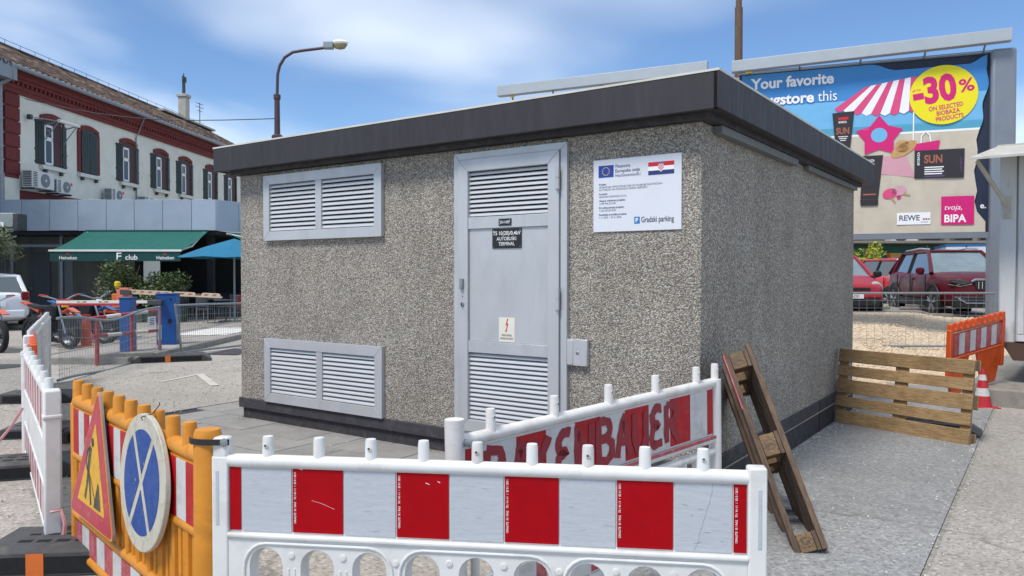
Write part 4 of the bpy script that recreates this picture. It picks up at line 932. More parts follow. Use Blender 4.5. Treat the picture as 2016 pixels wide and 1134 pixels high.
for z0, z1 in ((0, 0.12), (Lp / 2 - 0.075, Lp / 2 + 0.075), (Lp - 0.15, Lp - 0.03)):
    MB().box(T_ - 0.064, T_ - 0.038, 0.003, D_, z0, z1, 'wood_old').build('stringer_board', lp, bevel=0.003)
    for y0 in (0.0, 0.34, 0.72):
        k = MB().box(0.032, T_ - 0.066, y0 + 0.004, y0 + 0.12, z0 + 0.003, z1 - 0.003, 'wood_block').build('block', lp, bevel=0.005)
        if y0 == 0.0:
            zc = (z0 + z1) / 2; b = MB()
            b.text('EPAL' if z0 else 'EUR', 0.034, (0.080, 0.002, zc - 0.010), 'sign_dark', align='CENTER', bold=0.012, sx=0.9)
            ring = [(0.080 + 0.043 * math.cos(i * math.pi / 12), zc + 0.030 * math.sin(i * math.pi / 12)) for i in range(25)]
            b.ribbon(ring, 0.003, (0, 0.002, 0), (1, 0, 0), (0, 0, 1), 'sign_dark'); b.build('brand_mark', k, smooth=0)
MB().box(-0.0075, 0.0, -0.0012, 0.08, Lp - 0.42, Lp - 0.03, 'film_red_faded').build('paint_smear', lp)
# ------------------------------------------------------------------ left background: parking entrance
def wire_fence(label, A, B, h, sag=0.0, rx=0.0, z0=0.06, post=(True, True), dx=0.055, lean=0.0, ga=None):
    loc, rz, L = place(A, B, ga if ga is not None else gz(*A)); t = thing('wire_fence', label, 'fence', loc, rz, rx=rx); m = 'galvanised'
    sg = lambda x: -sag * math.sin(math.pi * x / L) + sag * 0.35 * math.sin(3 * math.pi * x / L)
    bow = lambda x: 0.6 * sag * math.sin(math.pi * x / L)
    P = [L * i / 14 for i in range(15)]
    MB().tube([(x, bow(x), h + sg(x)) for x in P], 0.021, m, 8).build('top_rail', t); MB().tube([(x, bow(x) * 1.3, z0 + sg(x) * 0.5) for x in P], 0.021, m, 8).build('bottom_rail', t)
    if post[0]: MB().tube([(lean, 0, 0.0), (0, 0, h + 0.03)], 0.022, m, 8).build('post', t)
    if post[1]: MB().tube([(L, 0, 0.0), (L, 0, h + 0.03)], 0.022, m, 8).build('post', t)
    w = MB(); x = dx
    while x < L:
        w.tube([(x, bow(x) * 1.3, z0 + sg(x) * 0.5), (x, bow(x), h + sg(x))], 0.0028, m, 4, False); x += dx
    z = z0 + 0.14
    while z < h - 0.03:
        f = (z - z0) / (h - z0); w.tube([(x, bow(x) * (1.3 - 0.3 * f), z + sg(x) * (0.5 + 0.5 * f)) for x in P], 0.0028, m, 4, False); z += 0.15
    stuff(w.build('wire_mesh', t)); return t
wire_fence('sagging wire mesh fence panel in front of the red hoop barrier', (-6.66, 11.25), (-6.88, 15.0), 0.97, 0.10, post=(False, True))
wire_fence('wire mesh fence panel with leaning post running behind the house corner', (-6.62, 15.1), (-5.0, 19.5), 1.0, 0.02, lean=0.18)
wire_fence('wire mesh fence in front of the beige gravel and parked cars', (3.6, 15.0), (9.36, 14.9), 1.09, 0.0, dx=0.15, ga=0.16)
sp = thing('notice_sign', 'small white printed notice on the wire fence by the blue cabinet', 'sign', (-6.80, 14.45, 0.62), R(88))
MB().box(-0.14, 0.14, -0.03, -0.024, 0, 0.20, 'sign_white').build('sheet', sp); b = MB()
for i in range(4): b.box(-0.09, 0.09, -0.0315, -0.0305, 0.05 + i * 0.033, 0.068 + i * 0.033, 'print_grey')
b.build('print_lines', sp)
# red and white hoop barrier
A, B = (-7.35, 13.5), (-7.02, 15.3); loc, rz, L = place(A, B, 0.0)
hb = thing('hoop_barrier', 'red and white tubular hoop barrier behind the wire fence', 'barrier', loc, rz)
def banded(b_name, p, q, n, r, first='red_pipe'):
    p, q = Vector(p), Vector(q)
    for i in range(n):
        m = ('red_pipe', 'boom_white')[i % 2] if first == 'red_pipe' else ('boom_white', 'red_pipe')[i % 2]
        MB().tube([p.lerp(q, i / n), p.lerp(q, (i + 1) / n)], r, m, 10, i in (0, n - 1)).build(b_name, hb)
banded('top_bar', (-0.1, 0, 0.84), (L, 0, 0.90), 5, 0.035); banded('middle_bar', (-0.05, 0, 0.53), (L, 0, 0.50), 5, 0.032)
for x in (0.08, L * 0.55): MB().tube([(x, 0, 0), (x, 0, 0.84)], 0.035, 'red_pipe', 10).build('post', hb)
banded('post', (L, 0, 0.02), (L, 0, 0.90), 3, 0.036)
cbk = tag(MB().box(-0.45, 0.45, -0.1, 0.1, 0, 0.2, 'concrete_block').build('concrete_block', bevel=0.02), 'low concrete block at the foot of the blue post', 'block'); cbk.location = (-7.0, 13.95, 0.0); cbk.rotation_euler = (0, 0, R(25))
# blue barrier cabinets
def cabinet(label, x, y, w, d, h, rz, slim):
    t = thing('gate_cabinet', label, 'cabinet', (x, y, 0.06), R(rz), 'blue cabinets of the parking gate')
    MB().box(-w / 2, w / 2, -d / 2, d / 2, 0, h, 'hazard_blue').build('housing', t, bevel=0.012)
    MB().box(-w / 2 - 0.012, w / 2 + 0.012, -d / 2 - 0.012, d / 2 + 0.012, h, h + 0.03, 'hazard_blue').build('lid', t, bevel=0.008)
    MB().box(-w / 2 - 0.02, w / 2 + 0.02, -d / 2 - 0.02, d / 2 + 0.02, -0.06, 0.02, 'iron').build('base', t)
    if not slim:
        MB().box(-w / 2 + 0.02, -w / 2 + 0.035, -d / 2 - 0.003, -d / 2 + 0.002, 0.03, h - 0.05, 'print_navy').build('door_gap', t)
        MB().box(w / 2 - 0.16, w / 2 - 0.09, -d / 2 - 0.01, -d / 2 + 0.002, 0.52, 0.60, 'dark_void').build('lock', t); MB().box(-w / 2 + 0.02, -w / 2 + 0.09, -d / 2 - 0.01, -d / 2 + 0.002, 0.52, 0.60, 'dark_void').build('lock', t)
        MB().tube([(w / 2 - 0.10, -d / 2 - 0.012, h - 0.1), (w / 2 - 0.10, -d / 2 + 0.002, h - 0.1)], 0.022, 'dark_void', 10).build('lock', t)
    else: MB().box(-w / 2 + 0.03, w / 2 - 0.03, -d / 2 - 0.004, -d / 2 + 0.002, 0.08, h - 0.2, 'hazard_blue').build('front_panel', t)
    return t
cabinet('wide blue gate cabinet with black arm bracket', -7.40, 16.55, 0.40, 0.34, 1.12, 8, False)
cabinet('slim blue ticket post behind the red hoop barrier', -7.52, 15.05, 0.22, 0.28, 1.08, 4, True)
bm = thing('boom_barrier', 'white and red gate arm pointing left from the blue cabinet', 'barrier arm', (-7.62, 16.28, 1.0), R(0))
MB().box(-2.02, -0.05, -0.02, 0.02, 0.0, 0.06, 'boom_white').build('arm', bm, bevel=0.004); MB().box(-2.02, -0.3, -0.025, 0.022, -0.045, -0.002, 'boom_red').build('red_edge', bm, bevel=0.004)
MB().box(-0.08, 0.22, -0.06, 0.06, -0.03, 0.07, 'iron').build('bracket', bm, bevel=0.01); MB().box(-2.0, -1.7, -0.022, 0.02, 0.062, 0.09, 'boom_red').build('red_cap', bm)
for x in (-1.58, -1.12): MB().box(x, x + 0.2, -0.0225, -0.018, 0.022, 0.040, 'print_black').build('reflector', bm); MB().box(x + 0.06, x + 0.12, -0.0245, -0.0226, 0.022, 0.040, 'print_yellow').build('reflector', bm)
# salmon column with second arm
scn_ = thing('gate_column', 'faded salmon and orange gate column with yellow beacon', 'cabinet', (-10.75, 21.2, 0), R(5))
MB().box(-0.02, 0.22, -0.14, 0.14, 0, 1.24, 'salmon_paint').box(-0.10, -0.02, -0.12, 0.14, 0, 1.2, 'salmon_paint').build('housing', scn_, bevel=0.01)
MB().box(-0.24, -0.10, -0.10, 0.12, 0, 1.08, 'orange_paint').build('side_panel', scn_, bevel=0.01); MB().box(-0.26, 0.24, -0.16, 0.16, 0, 0.16, 'boom_brown').build('base', scn_)
MB().lathe([(0.05, 0), (0.05, 0.05), (0.08, 0.07), (0.08, 0.17), (0.05, 0.2), (0, 0.2)], 'moto_yellow', (-0.12, 0, 1.22), 14).build('beacon', scn_); MB().lathe([(0.06, 0), (0.06, 0.05)], 'iron', (-0.12, 0, 1.18), 12).build('beacon_base', scn_)
ba = thing('boom_barrier', 'cream gate arm with red slanted bands pointing right from the salmon column', 'barrier arm', (-10.45, 21.0, 1.10), R(-1), ry=R(2.6))
MB().box(-0.22, 0.06, -0.08, 0.08, -0.05, 0.08, 'iron').build('bracket', ba)
MB().box(0.0, 2.55, -0.03, 0.03, -0.02, 0.02, 'cream_boom').build('lower_rail', ba)
b = MB()
for x0, x1 in ((0.0, 1.18), (1.2, 1.82), (1.98, 2.5)): b.prism([(x0, 0.022), (x1, 0.022), (x1, 0.06), (x1 - 0.05, 0.10), (x0 + (0.05 if x0 else 0), 0.10), (x0, 0.06)], (0, 0, 0), (1, 0, 0), (0, 0, 1), -0.025, 0.025, 'cream_boom')
b.build('arm', ba)
for k in range(11):
    x = 0.08 + k * 0.22; MB().prism([(x, 0.032), (x + 0.09, 0.032), (x + 0.13, 0.072), (x + 0.04, 0.072)], (0, 0, 0), (1, 0, 0), (0, 0, 1), 0.0255, 0.028, 'boom_brown').build('band', ba)
# orange bollard
bo = thing('bollard', 'orange flexible bollard with pink top on the roadway', 'bollard', (-9.45, 17.05, 0))
MB().lathe([(0.20, 0), (0.20, 0.02), (0.11, 0.05), (0.095, 0.5), (0.10, 0.52)], 'orange_plastic', n=16).build('tube', bo); MB().lathe([(0.085, 0.52), (0.080, 0.66), (0.0, 0.66)], 'film_red_faded', n=16).build('collar', bo); MB().lathe([(0.09, 0.66), (0.09, 0.72), (0, 0.72)], 'boom_red', n=16).build('cap', bo)

# ------------------------------------------------------------------ motorbikes and quad
def wheel(parent, x, r, w, y=0.0, name='wheel', m='tyre', rim='rim_silver', spokes=8):
    b = MB(); T = Matrix.Translation((x, y, r)) @ rot('X', 90)
    b.lathe([(r - 0.09, -w / 2), (r - 0.02, -w / 2), (r, -w / 4), (r, w / 4), (r - 0.02, w / 2), (r - 0.09, w / 2), (r - 0.09, -w / 2)], m, T=T, n=28)
    o = b.build(name, parent)
    c = MB(); c.lathe([(0.05, -w / 2), (0.05, w / 2)], 'engine', T=T, n=12); c.lathe([(r - 0.10, -w * 0.3), (r - 0.075, -w * 0.3), (r - 0.075, w * 0.3), (r - 0.10, w * 0.3), (r - 0.10, -w * 0.3)], rim, T=T, n=28)
    for i in range(spokes):
        a = 2 * math.pi * i / spokes; c.tube([T @ Vector((0.05 * math.cos(a), 0.05 * math.sin(a), 0)), T @ Vector(((r - 0.08) * math.cos(a), (r - 0.08) * math.sin(a), 0))], 0.006, rim, 5)
    c.build('rim', o); return o
def dirt_bike(label, x, y, a, col_):
    t = thing('motorbike', label, 'motorbike', (x, y, 0), R(a), 'off-road bikes parked by the entrance')
    wheel(t, 0.68, 0.34, 0.10); wheel(t, -0.68, 0.33, 0.12)
    b = MB(); b.tube([(0.46, 0.0, 0.98), (0.15, 0.0, 0.86), (-0.35, 0, 0.82)], 0.025, 'iron', 6); b.tube([(0.46, 0, 0.95), (0.28, 0, 0.35), (-0.15, 0, 0.32), (-0.30, 0, 0.80)], 0.022, 'iron', 6); b.tube([(-0.15, 0.06, 0.36), (-0.68, 0.08, 0.33)], 0.025, 'iron', 6); b.tube([(-0.15, -0.06, 0.36), (-0.68, -0.08, 0.33)], 0.025, 'iron', 6); b.build('frame', t)
    MB().box(-0.14, 0.20, -0.12, 0.12, 0.34, 0.62, 'engine').tube([(0.08, 0, 0.55), (0.16, 0, 0.75)], 0.09, 'engine', 10).build('engine', t, bevel=0.03)
    b = MB()
    for s in (-0.09, 0.09): b.tube([(0.42, s, 1.02), (0.68, s, 0.34)], 0.024, 'rim_silver', 8)
    b.build_each('fork', t)
    MB().prism([(0.52, 0.76), (0.72, 0.86), (0.98, 0.78), (0.99, 0.80), (0.72, 0.90), (0.48, 0.80)], (0, 0, 0), (1, 0, 0), (0, 0, 1), -0.07, 0.07, col_).build('front_fender', t, bevel=0.01)
    MB().prism([(-0.28, 0.86), (-0.6, 0.92), (-0.98, 1.0), (-0.98, 0.97), (-0.6, 0.86), (-0.3, 0.76)], (0, 0, 0), (1, 0, 0), (0, 0, 1), -0.09, 0.09, col_).build('rear_fender', t, bevel=0.01)
    MB().prism([(0.42, 0.92), (0.25, 0.98), (0.02, 0.92), (0.05, 0.68), (0.34, 0.62)], (0, 0, 0), (1, 0, 0), (0, 0, 1), -0.14, 0.14, 'car_black').build('tank', t, bevel=0.04)
    MB().prism([(0.10, 0.93), (-0.5, 0.93), (-0.72, 0.96), (-0.70, 0.90), (-0.4, 0.84), (0.08, 0.84)], (0, 0, 0), (1, 0, 0), (0, 0, 1), -0.10, 0.10, 'black_strap').build('seat', t, bevel=0.02)
    MB().tube([(0.30, 0.40, 1.16), (0.36, 0.25, 1.12), (0.42, 0.1, 1.06), (0.42, -0.1, 1.06), (0.36, -0.25, 1.12), (0.30, -0.40, 1.16)], 0.016, 'rim_silver', 8).build('handlebar', t)
    for s in (-1, 1): MB().tube([(0.30, s * 0.28, 1.15), (0.30, s * 0.41, 1.165)], 0.022, 'black_strap', 8).tube([(0.30, s * 0.42, 1.165), (0.40, s * 0.40, 1.17), (0.42, s * 0.30, 1.15)], 0.016, col_, 6).build('grip', t)
    MB().tube([(0.18, 0.12, 0.55), (0.0, 0.17, 0.48), (-0.4, 0.17, 0.70), (-0.72, 0.17, 0.82)], [0.025, 0.03, 0.05, 0.045], 'rim_silver', 8).build('exhaust', t)
    MB().prism([(0.51, 0.90), (0.56, 0.90), (0.51, 1.04), (0.46, 1.04)], (0, 0, 0), (1, 0, 0), (0, 0, 1), -0.07, 0.07, 'moto_yellow' if col_ != 'moto_blue' else 'sign_white').build('headlight_mask', t, bevel=0.01)
    return t
dirt_bike('orange-fendered off-road bike nearest the white car', -10.15, 16.9, -28, 'moto_orange')
dirt_bike('off-road bike with blue handguards behind the orange one', -10.0, 17.9, -18, 'moto_blue')
dirt_bike('dark off-road bike cut by the left picture edge', -11.1, 16.2, -35, 'moto_orange')
q = thing('quad_bike', 'small orange and black quad bike beside the gate arm', 'quad bike', (-10.55, 19.0, 0), R(15))
for x in (-0.55, 0.55):
    for s in (-0.42, 0.42): wheel(q, x, 0.32, 0.24, s, spokes=5)
MB().prism([(-0.75, 0.58), (-0.4, 0.72), (0.1, 0.62), (0.5, 0.74), (0.85, 0.62), (0.7, 0.56), (-0.2, 0.50)], (0, 0, 0), (1, 0, 0), (0, 0, 1), -0.3, 0.3, 'moto_orange').build('body', q, bevel=0.03)
for x in (-0.55, 0.55):
    for s in (-0.42, 0.42): MB().prism([(x - 0.36, 0.60), (x - 0.2, 0.72), (x + 0.2, 0.72), (x + 0.36, 0.60), (x + 0.2, 0.68), (x - 0.2, 0.68)], (0, s, 0), (1, 0, 0), (0, 0, 1), -0.14, 0.14, 'moto_orange').build('fender', q)
MB().box(-0.45, 0.05, -0.16, 0.16, 0.70, 0.82, 'black_strap').build('seat', q, bevel=0.04); MB().box(-0.3, 0.35, -0.2, 0.2, 0.25, 0.55, 'engine').build('engine', q, bevel=0.04)
MB().tube([(0.25, 0.38, 1.0), (0.35, 0.15, 0.92), (0.42, 0, 0.85), (0.35, -0.15, 0.92), (0.25, -0.38, 1.0)], 0.018, 'iron', 8).build('handlebar', q); MB().box(0.5, 0.85, -0.28, 0.28, 0.76, 0.79, 'iron').build('front_rack', q)
# ------------------------------------------------------------------ old brick-trimmed building on the left
BU = thing('old_building', 'long cream building with red brick trim, green shutters and tiled roof', 'building', (-19.09, 29.5, 0), math.atan2(1.0, 0.0608))
# local x runs along the facade (away), local -y faces the street
UE = 24.0
MB().box(-0.45, UE, 0.0, 9.0, 0, 8.75, 'plaster').build('wall', BU)
MB().box(-12, -0.47, 0.5, 9.0, 0, 8.75, 'plaster_grey').build('side_wing', BU)
MB().box(0.36, 7.5, -0.03, 0.0, 4.2, 4.88, 'rust_strip').build('rust_flashing', BU)
z = 5.42; 
while z < 8.6:
    h = 0.52; MB().box(-0.46, 0.36 + random.uniform(-0.03, 0.03), -0.06, 0.3, z + 0.02, z + h - 0.02, 'brick_red').build('quoin_block', BU, bevel=0.02); z += h
MB().box(-0.44, 0.30, -0.02, 0.2, 5.3, 8.7, 'brick_cornice').build('quoin_core', BU)
co = MB()
for z0, z1, d in ((8.55, 8.72, 0.10), (8.72, 8.86, 0.14), (8.98, 9.10, 0.24), (9.10, 9.26, 0.32), (9.26, 9.36, 0.42)): co.box(-0.6, UE, -d, 0.2, z0, z1, 'brick_cornice')
cor = co.build('cornice', BU)
dn = MB(); x = -0.5
while x < UE: dn.box(x, x + 0.13, -0.20, 0.1, 8.86, 8.98, 'brick_cornice'); x += 0.26
stuff(dn.build('dentils', cor))
g = MB(); g.tube([(-0.9, -0.58, 9.40), (UE + 0.3, -0.58, 9.40)], 0.10, 'gutter', 10); g.build('gutter', BU)
MB().tube([(-0.75, -0.58, 9.36), (-0.75, -0.58, 8.95), (-0.75, -0.1, 8.7), (-0.75, -0.08, 8.4), (-0.75, -0.08, 0)], 0.085, 'gutter', 10).build('downpipe', BU)
MB().box(-1.6, -0.55, -0.62, -0.1, 8.85, 9.5, 'gutter').build('gutter_box', BU)
for u in (8.55,): MB().tube([(u, -0.5, 9.35), (u + 0.1, -0.2, 8.8), (u, -0.05, 8.3), (u, -0.05, 4.5)], 0.03, 'gutter', 6).build('lightning_conductor', BU)
# tiled roof: wavy sheet, rows of pantiles
rb_ = MB(); nu, nv = 700, 39; vs = []
RW, RZ0, RZ1 = 4.7, 9.42, 11.85
u0, u1 = -5.0, UE + 0.5
for j in range(nv + 1):
    for i in range(nu + 1):
        u = u0 + (u1 - u0) * i / nu; t = j / nv; step = 0.05 * ((t * 13) % 1.0)
        wv = 0.075 * math.tanh(2.6 * math.sin(u * 2 * math.pi / 0.36))
        vs.append((u + 0.01 * math.sin(j * 3.1), -0.66 + RW * t, RZ0 + (RZ1 - RZ0) * t + wv - step + 0.02 * math.sin(u * 0.7)))
rb_.add(vs, [(j * (nu + 1) + i, j * (nu + 1) + i + 1, (j + 1) * (nu + 1) + i + 1, (j + 1) * (nu + 1) + i) for j in range(nv) for i in range(nu)], 'roof_tile')
roof = rb_.build('roof', BU, smooth=60); roof['kind'] = 'stuff'
MB().add([(u0, 4.04, RZ1), (u1, 4.04, RZ1), (u1, 9.6, 9.3), (u0, 9.6, 9.3)], [(0, 1, 2, 3)], 'roof_tile').add([(u1, -0.6, 9.42), (u1, 9.6, 9.3), (u1, 4.04, RZ1)], [(0, 1, 2)], 'plaster').build('rear_roof_slope', BU, smooth=0)
MB().tube([(u0, 4.04, RZ1 + 0.02), (u1, 4.04, RZ1 + 0.02)], 0.12, 'roof_tile', 8).build('ridge', BU)
rr = MB(); rr.tube([(u0, 4.0, RZ1 + 0.30), (u1, 4.0, RZ1 + 0.30)], 0.012, 'iron', 4)
for k in range(28): rr.tube([(u0 + k, 4.0, RZ1), (u0 + k, 4.0, RZ1 + 0.32)], 0.012, 'iron', 4)
rr.build('ridge_wire', BU)
MB().box(17.5, u1, 3.2, 4.0, 11.62, 11.74, 'chimney_grey').build('ridge_flashing', BU)
ch = MB().box(21.38, 21.92, 3.78, 4.32, 11.6, 13.35, 'chimney_grey').box(21.30, 22.0, 3.7, 4.4, 13.35, 13.55, 'chimney_grey').build('chimney', BU, bevel=0.03)
MB().tube([(21.65, 4.05, 13.6), (21.65, 4.05, 14.6)], 0.11, 'iron', 8).box(21.5, 21.95, 4.0, 4.1, 14.4, 14.75, 'iron').tube([(21.65, 4.05, 14.5), (21.65, 4.05, 14.95)], 0.04, 'iron', 6).build('cowl', ch)
an = MB().tube([(23.9, 4.04, 11.8), (23.9, 4.04, 13.5)], 0.03, 'iron', 6)
for z, l in ((13.4, 0.5), (13.15, 0.6), (12.9, 0.35)): an.tube([(23.9 - l, 4.04, z), (23.9 + l, 4.04, z + 0.05)], 0.02, 'iron', 5)
an.build('antenna', BU)
def arch_pts(cx, w, z0, zs, rise, n=10): return [(cx - w / 2, z0), (cx + w / 2, z0), (cx + w / 2, zs)] + [(cx + w / 2 * math.cos(math.pi * i / n), zs + rise * math.sin(math.pi * i / n)) for i in range(1, n)] + [(cx - w / 2, zs)]
def window(cx, closed=False):
    w = 1.15; z0, zs, rise = 6.08, 7.82, 0.16
    o = MB().prism(arch_pts(cx, w, z0, zs, rise), (0, 0, 0), (1, 0, 0), (0, 0, 1), 0.004, 0.02, 'window_brown').build('window', BU)
    # brick arch head (and jambs on the closed one)
    n = 11; vo, vi = [], []
    hw = w / 2 + 0.17
    for i in range(n + 1):
        q = 1 - 2 * i / n; zq = zs + 0.01 + rise * (1 - q * q); vo.append((cx + hw * q, zq + 0.19)); vi.append((cx + hw * q, zq))
    b = MB()
    for i in range(n): b.prism([vo[i], vo[i + 1], vi[i + 1], vi[i]], (0, 0, 0), (1, 0, 0), (0, 0, 1), 0.0, 0.07, 'brick_cornice')
    if closed:
        for s in (-1, 1): b.box(cx + s * (w / 2 + 0.11) - 0.10, cx + s * (w / 2 + 0.11) + 0.10, -0.065, 0.0, z0, zs + 0.005, 'brick_cornice')
    b.build('brick_arch', o)
    MB().box(cx - w / 2 - 0.2, cx + w / 2 + 0.2, -0.17, 0.0, z0 - 0.22, z0 - 0.06, 'stone_sill').build('sill', o, bevel=0.015)
    for s in (-0.5, 0.5): MB().box(cx + s - 0.06, cx + s + 0.06, -0.12, 0.0, z0 - 0.36, z0 - 0.22, 'iron').build('sill_bracket', o)
    sh = lambda x, ang: None
    def leaf(x, sgn, ang):
        b = MB(); b.box(0, sgn * 0.56, -0.025, 0.0, 0, 1.78, 'shutter_green')
        for zz in (0.06, 0.55, 1.68): b.box(0.02 * sgn, sgn * 0.54, -0.035, -0.02, zz, zz + 0.07, 'shutter_green')
        for k in range(1, 4): b.box(sgn * k * 0.14 - 0.006, sgn * k * 0.14 + 0.006, -0.031, -0.024, 0.0, 1.78, 'plate_black')
        p = b.build('shutter', o); p.location = (x, -0.07, z0 - 0.04); p.rotation_euler = (0, 0, ang)
    if closed:
        leaf(cx - w / 2, 1, 0); leaf(cx + w / 2, -1, 0)
        MB().prism(arch_pts(cx, w - 0.04, zs - 0.06, zs, rise), (0, 0, 0), (1, 0, 0), (0, 0, 1), 0.02, 0.05, 'shutter_green').build('arch_infill', o)
    else:
        leaf(cx - w / 2, -1, R(-12)); leaf(cx + w / 2, 1, R(14))
        f = MB()
        for x0, x1, q0, q1 in ((cx - 0.54, cx - 0.44, z0, 7.7), (cx - 0.08, cx + 0.02, z0, 7.7), (cx - 0.54, cx + 0.02, z0, z0 + 0.08), (cx - 0.54, cx + 0.02, 7.05, 7.2), (cx - 0.54, cx + 0.02, 7.6, 7.7)): f.box(x0, x1, -0.05, -0.021, q0, q1, 'window_white')
        f.build_each('frame_bar', o)
        MB().box(cx - 0.46, cx - 0.06, -0.036, -0.024, z0 + 0.06, 7.62, 'house_glass').build('pane', o)
        MB().box(cx + 0.06, cx + 0.54, -0.04, -0.022, z0 + 0.02, 7.72, 'window_brown').build('inner_shutter', o)
for cx, c in ((2.28, False), (4.72, True), (7.90, False), (10.95, False), (13.6, False), (16.8, False), (19.6, False), (22.2, False)): window(cx, c)
# things on the facade
def facade_pt(u, v, z): p = BU.matrix_basis @ Vector((u, v, z)); return tuple(p)
bpy.context.view_layer.update()
BM = Matrix.Translation((-19.09, 29.5, 0)) @ Matrix.Rotation(math.atan2(1.0, 0.0608), 4, 'Z'); BR = math.atan2(1.0, 0.0608)
def ac(label, u, z, w, h, d=0.42, rl=True):
    t = thing('air_conditioner', label, 'air conditioner', tuple(BM @ Vector((u, -0.14, z))), BR, 'outdoor air conditioning units on the cream wall')
    MB().box(0, w, -d, 0, 0, h, 'ac_white').build('casing', t, bevel=0.02)
    T = Matrix.Translation((w * 0.58, -d - 0.001, h * 0.5)) @ rot('X', 90)
    f = MB().lathe([(h * 0.40, 0), (h * 0.40, 0.02), (h * 0.36, 0.025), (0.0, 0.012)], 'ac_grille', T=T, n=24).build('fan_grille', t); MB().lathe([(h * 0.08, 0.0), (h * 0.08, 0.035), (0, 0.04)], 'ac_white', T=T, n=12).build('hub', f)
    g = MB()
    for k in range(9): g.box(w * 0.04, w * 0.22, -d - 0.008, -d, h * (0.08 + 0.1 * k), h * (0.13 + 0.1 * k), 'ac_dark')
    for k in range(9): g.box(-0.008, 0.0, -d + 0.05, -0.05, h * (0.08 + 0.1 * k), h * (0.13 + 0.1 * k), 'ac_dark')
    g.build('side_grille', t)
    if rl: MB().lathe([(0.07, 0), (0.07, 0.004)], 'print_red', T=Matrix.Translation((w * 0.88, -d - 0.002, h * 0.75)) @ rot('X', 90), n=16).build('round_mark', t)
    MB().box(0.1, 0.15, -d, 0.14, -0.06, 0, 'iron').box(w - 0.15, w - 0.1, -d, 0.14, -0.06, 0, 'iron').build_each('bracket', t)
ac('large air conditioner under the first shuttered window', 0.30, 4.98, 1.30, 0.66, rl=False)
ac('smaller air conditioner right beside the large one, red round mark', 1.78, 4.92, 1.02, 0.56)
ac('air conditioner below the third window, red round mark', 5.62, 4.98, 1.0, 0.55)
ac('air conditioner peeping over the canopy left of the lightning conductor', 8.45, 4.85, 1.0, 0.60, rl=False)
aw = thing('window_awning', 'folded white roller awning with arms over the first window', 'awning', tuple(BM @ Vector((1.55, -0.30, 7.78))), BR)
MB().tube([(0, -0.5, 0), (1.3, -0.5, 0.02)], 0.07, 'awning_arm', 10).build('roll', aw)
b = MB()
for x in (0.05, 1.2): b.tube([(x, 0.1, -0.15), (x, -0.5, 0)], 0.025, 'gutter', 6); b.tube([(x, 0.1, -0.75), (x, -0.45, -0.05)], 0.02, 'gutter', 6)
b.tube([(-0.8, 0.15, 0.0), (0.05, -0.4, 0)], 0.02, 'gutter', 6).box(-0.9, -0.75, 0.05, 0.2, -0.1, 0.08, 'iron'); b.build_each('arm', aw)

# ------------------------------------------------------------------ ground-floor extension with silver canopy
EX = thing('shop_extension', 'flat ground-floor shop extension with silver panel canopy', 'building', (-10.76, 28.0, 0), 0)
XL = -13.5
MB().box(XL, -0.02, 0.03, 0.5, 3.22, 4.30, 'plaster_grey').box(XL, 0, 0.5, 9, 4.0, 4.26, 'plaster_grey').build('canopy_core', EX)
MB().add([(0, 0, 3.2), (2.6, 6, 3.2), (2.6, 6, 4.31), (0, 0, 4.31)], [(0, 1, 2, 3)], 'plaster_grey').build('canopy_core', EX)
e = [-18.609 + 10.76 - 1.03 * k for k in range(5, 0, -1)] + [x + 10.763 for x in (-18.609, -17.833, -16.818, -15.784, -14.75, -13.735, -12.701, -11.649, -10.763)]
for a, c in zip(e, e[1:]): MB().box(a + 0.008, c - 0.008, 0.0, 0.03, 3.20 + random.uniform(-0.015, 0.015), 4.325, 'panel_silver').build('canopy_panel', EX, bevel=0.004)
dv = Vector((0.45, 1, 0)).normalized(); th = math.atan2(dv.y, dv.x)
for k in range(5):
    p = MB().box(0.008 + k * 1.1, 1.092 + k * 1.1, -0.03, 0.0, 3.20, 4.325, 'panel_silver').build('canopy_panel', EX, bevel=0.004); p.rotation_euler = (0, 0, th)
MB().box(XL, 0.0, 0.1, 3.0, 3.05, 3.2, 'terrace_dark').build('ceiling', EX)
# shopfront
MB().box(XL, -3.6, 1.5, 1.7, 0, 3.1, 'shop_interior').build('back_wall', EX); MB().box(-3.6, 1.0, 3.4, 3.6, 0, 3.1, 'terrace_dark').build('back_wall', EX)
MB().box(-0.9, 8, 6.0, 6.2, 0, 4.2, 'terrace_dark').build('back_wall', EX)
for x in (-9.0, -7.8, -5.97, -3.9): MB().box(x - 0.05, x + 0.05, 0.55, 0.67, 0, 3.1, 'shop_frame').build('mullion', EX)
MB().box(-9.0, -3.9, 0.56, 0.66, 2.62, 2.72, 'shop_frame').box(-9.0, -3.9, 0.56, 0.66, 0.0, 0.12, 'shop_frame').build_each('transom', EX)
for a, c in ((-8.95, -7.85), (-7.75, -6.02), (-5.92, -3.95)): MB().box(a, c, 0.60, 0.615, 0.12, 2.62, 'shop_glass').build('pane', EX); MB().box(a, c, 0.60, 0.615, 2.72, 3.05, 'shop_glass').build('pane', EX)
for x, q in ((-3.2, 0.7), (-0.35, 0.3), (0.9, 2.6), (2.3, 5.2)): MB().box(x - 0.11, x + 0.11, q, q + 0.22, 0, 3.1, 'terrace_dark').build('post', EX)
MB().box(-7.6, -6.9, 1.38, 1.48, 0.2, 2.45, 'curtain').box(-6.6, -6.05, 1.42, 1.48, 0.2, 2.5, 'window_white').build_each('shop_shelf', EX)
MB().box(-3.85, 1.2, 1.2, 1.4, 0.0, 0.9, 'terrace_dark').build('bar_counter', EX)
for x0, x1 in ((0.35, 1.45), (1.6, 2.6)): MB().box(x0, x1, 4.0, 4.02, 0.9, 2.3, 'shop_glass').build('pane', EX)
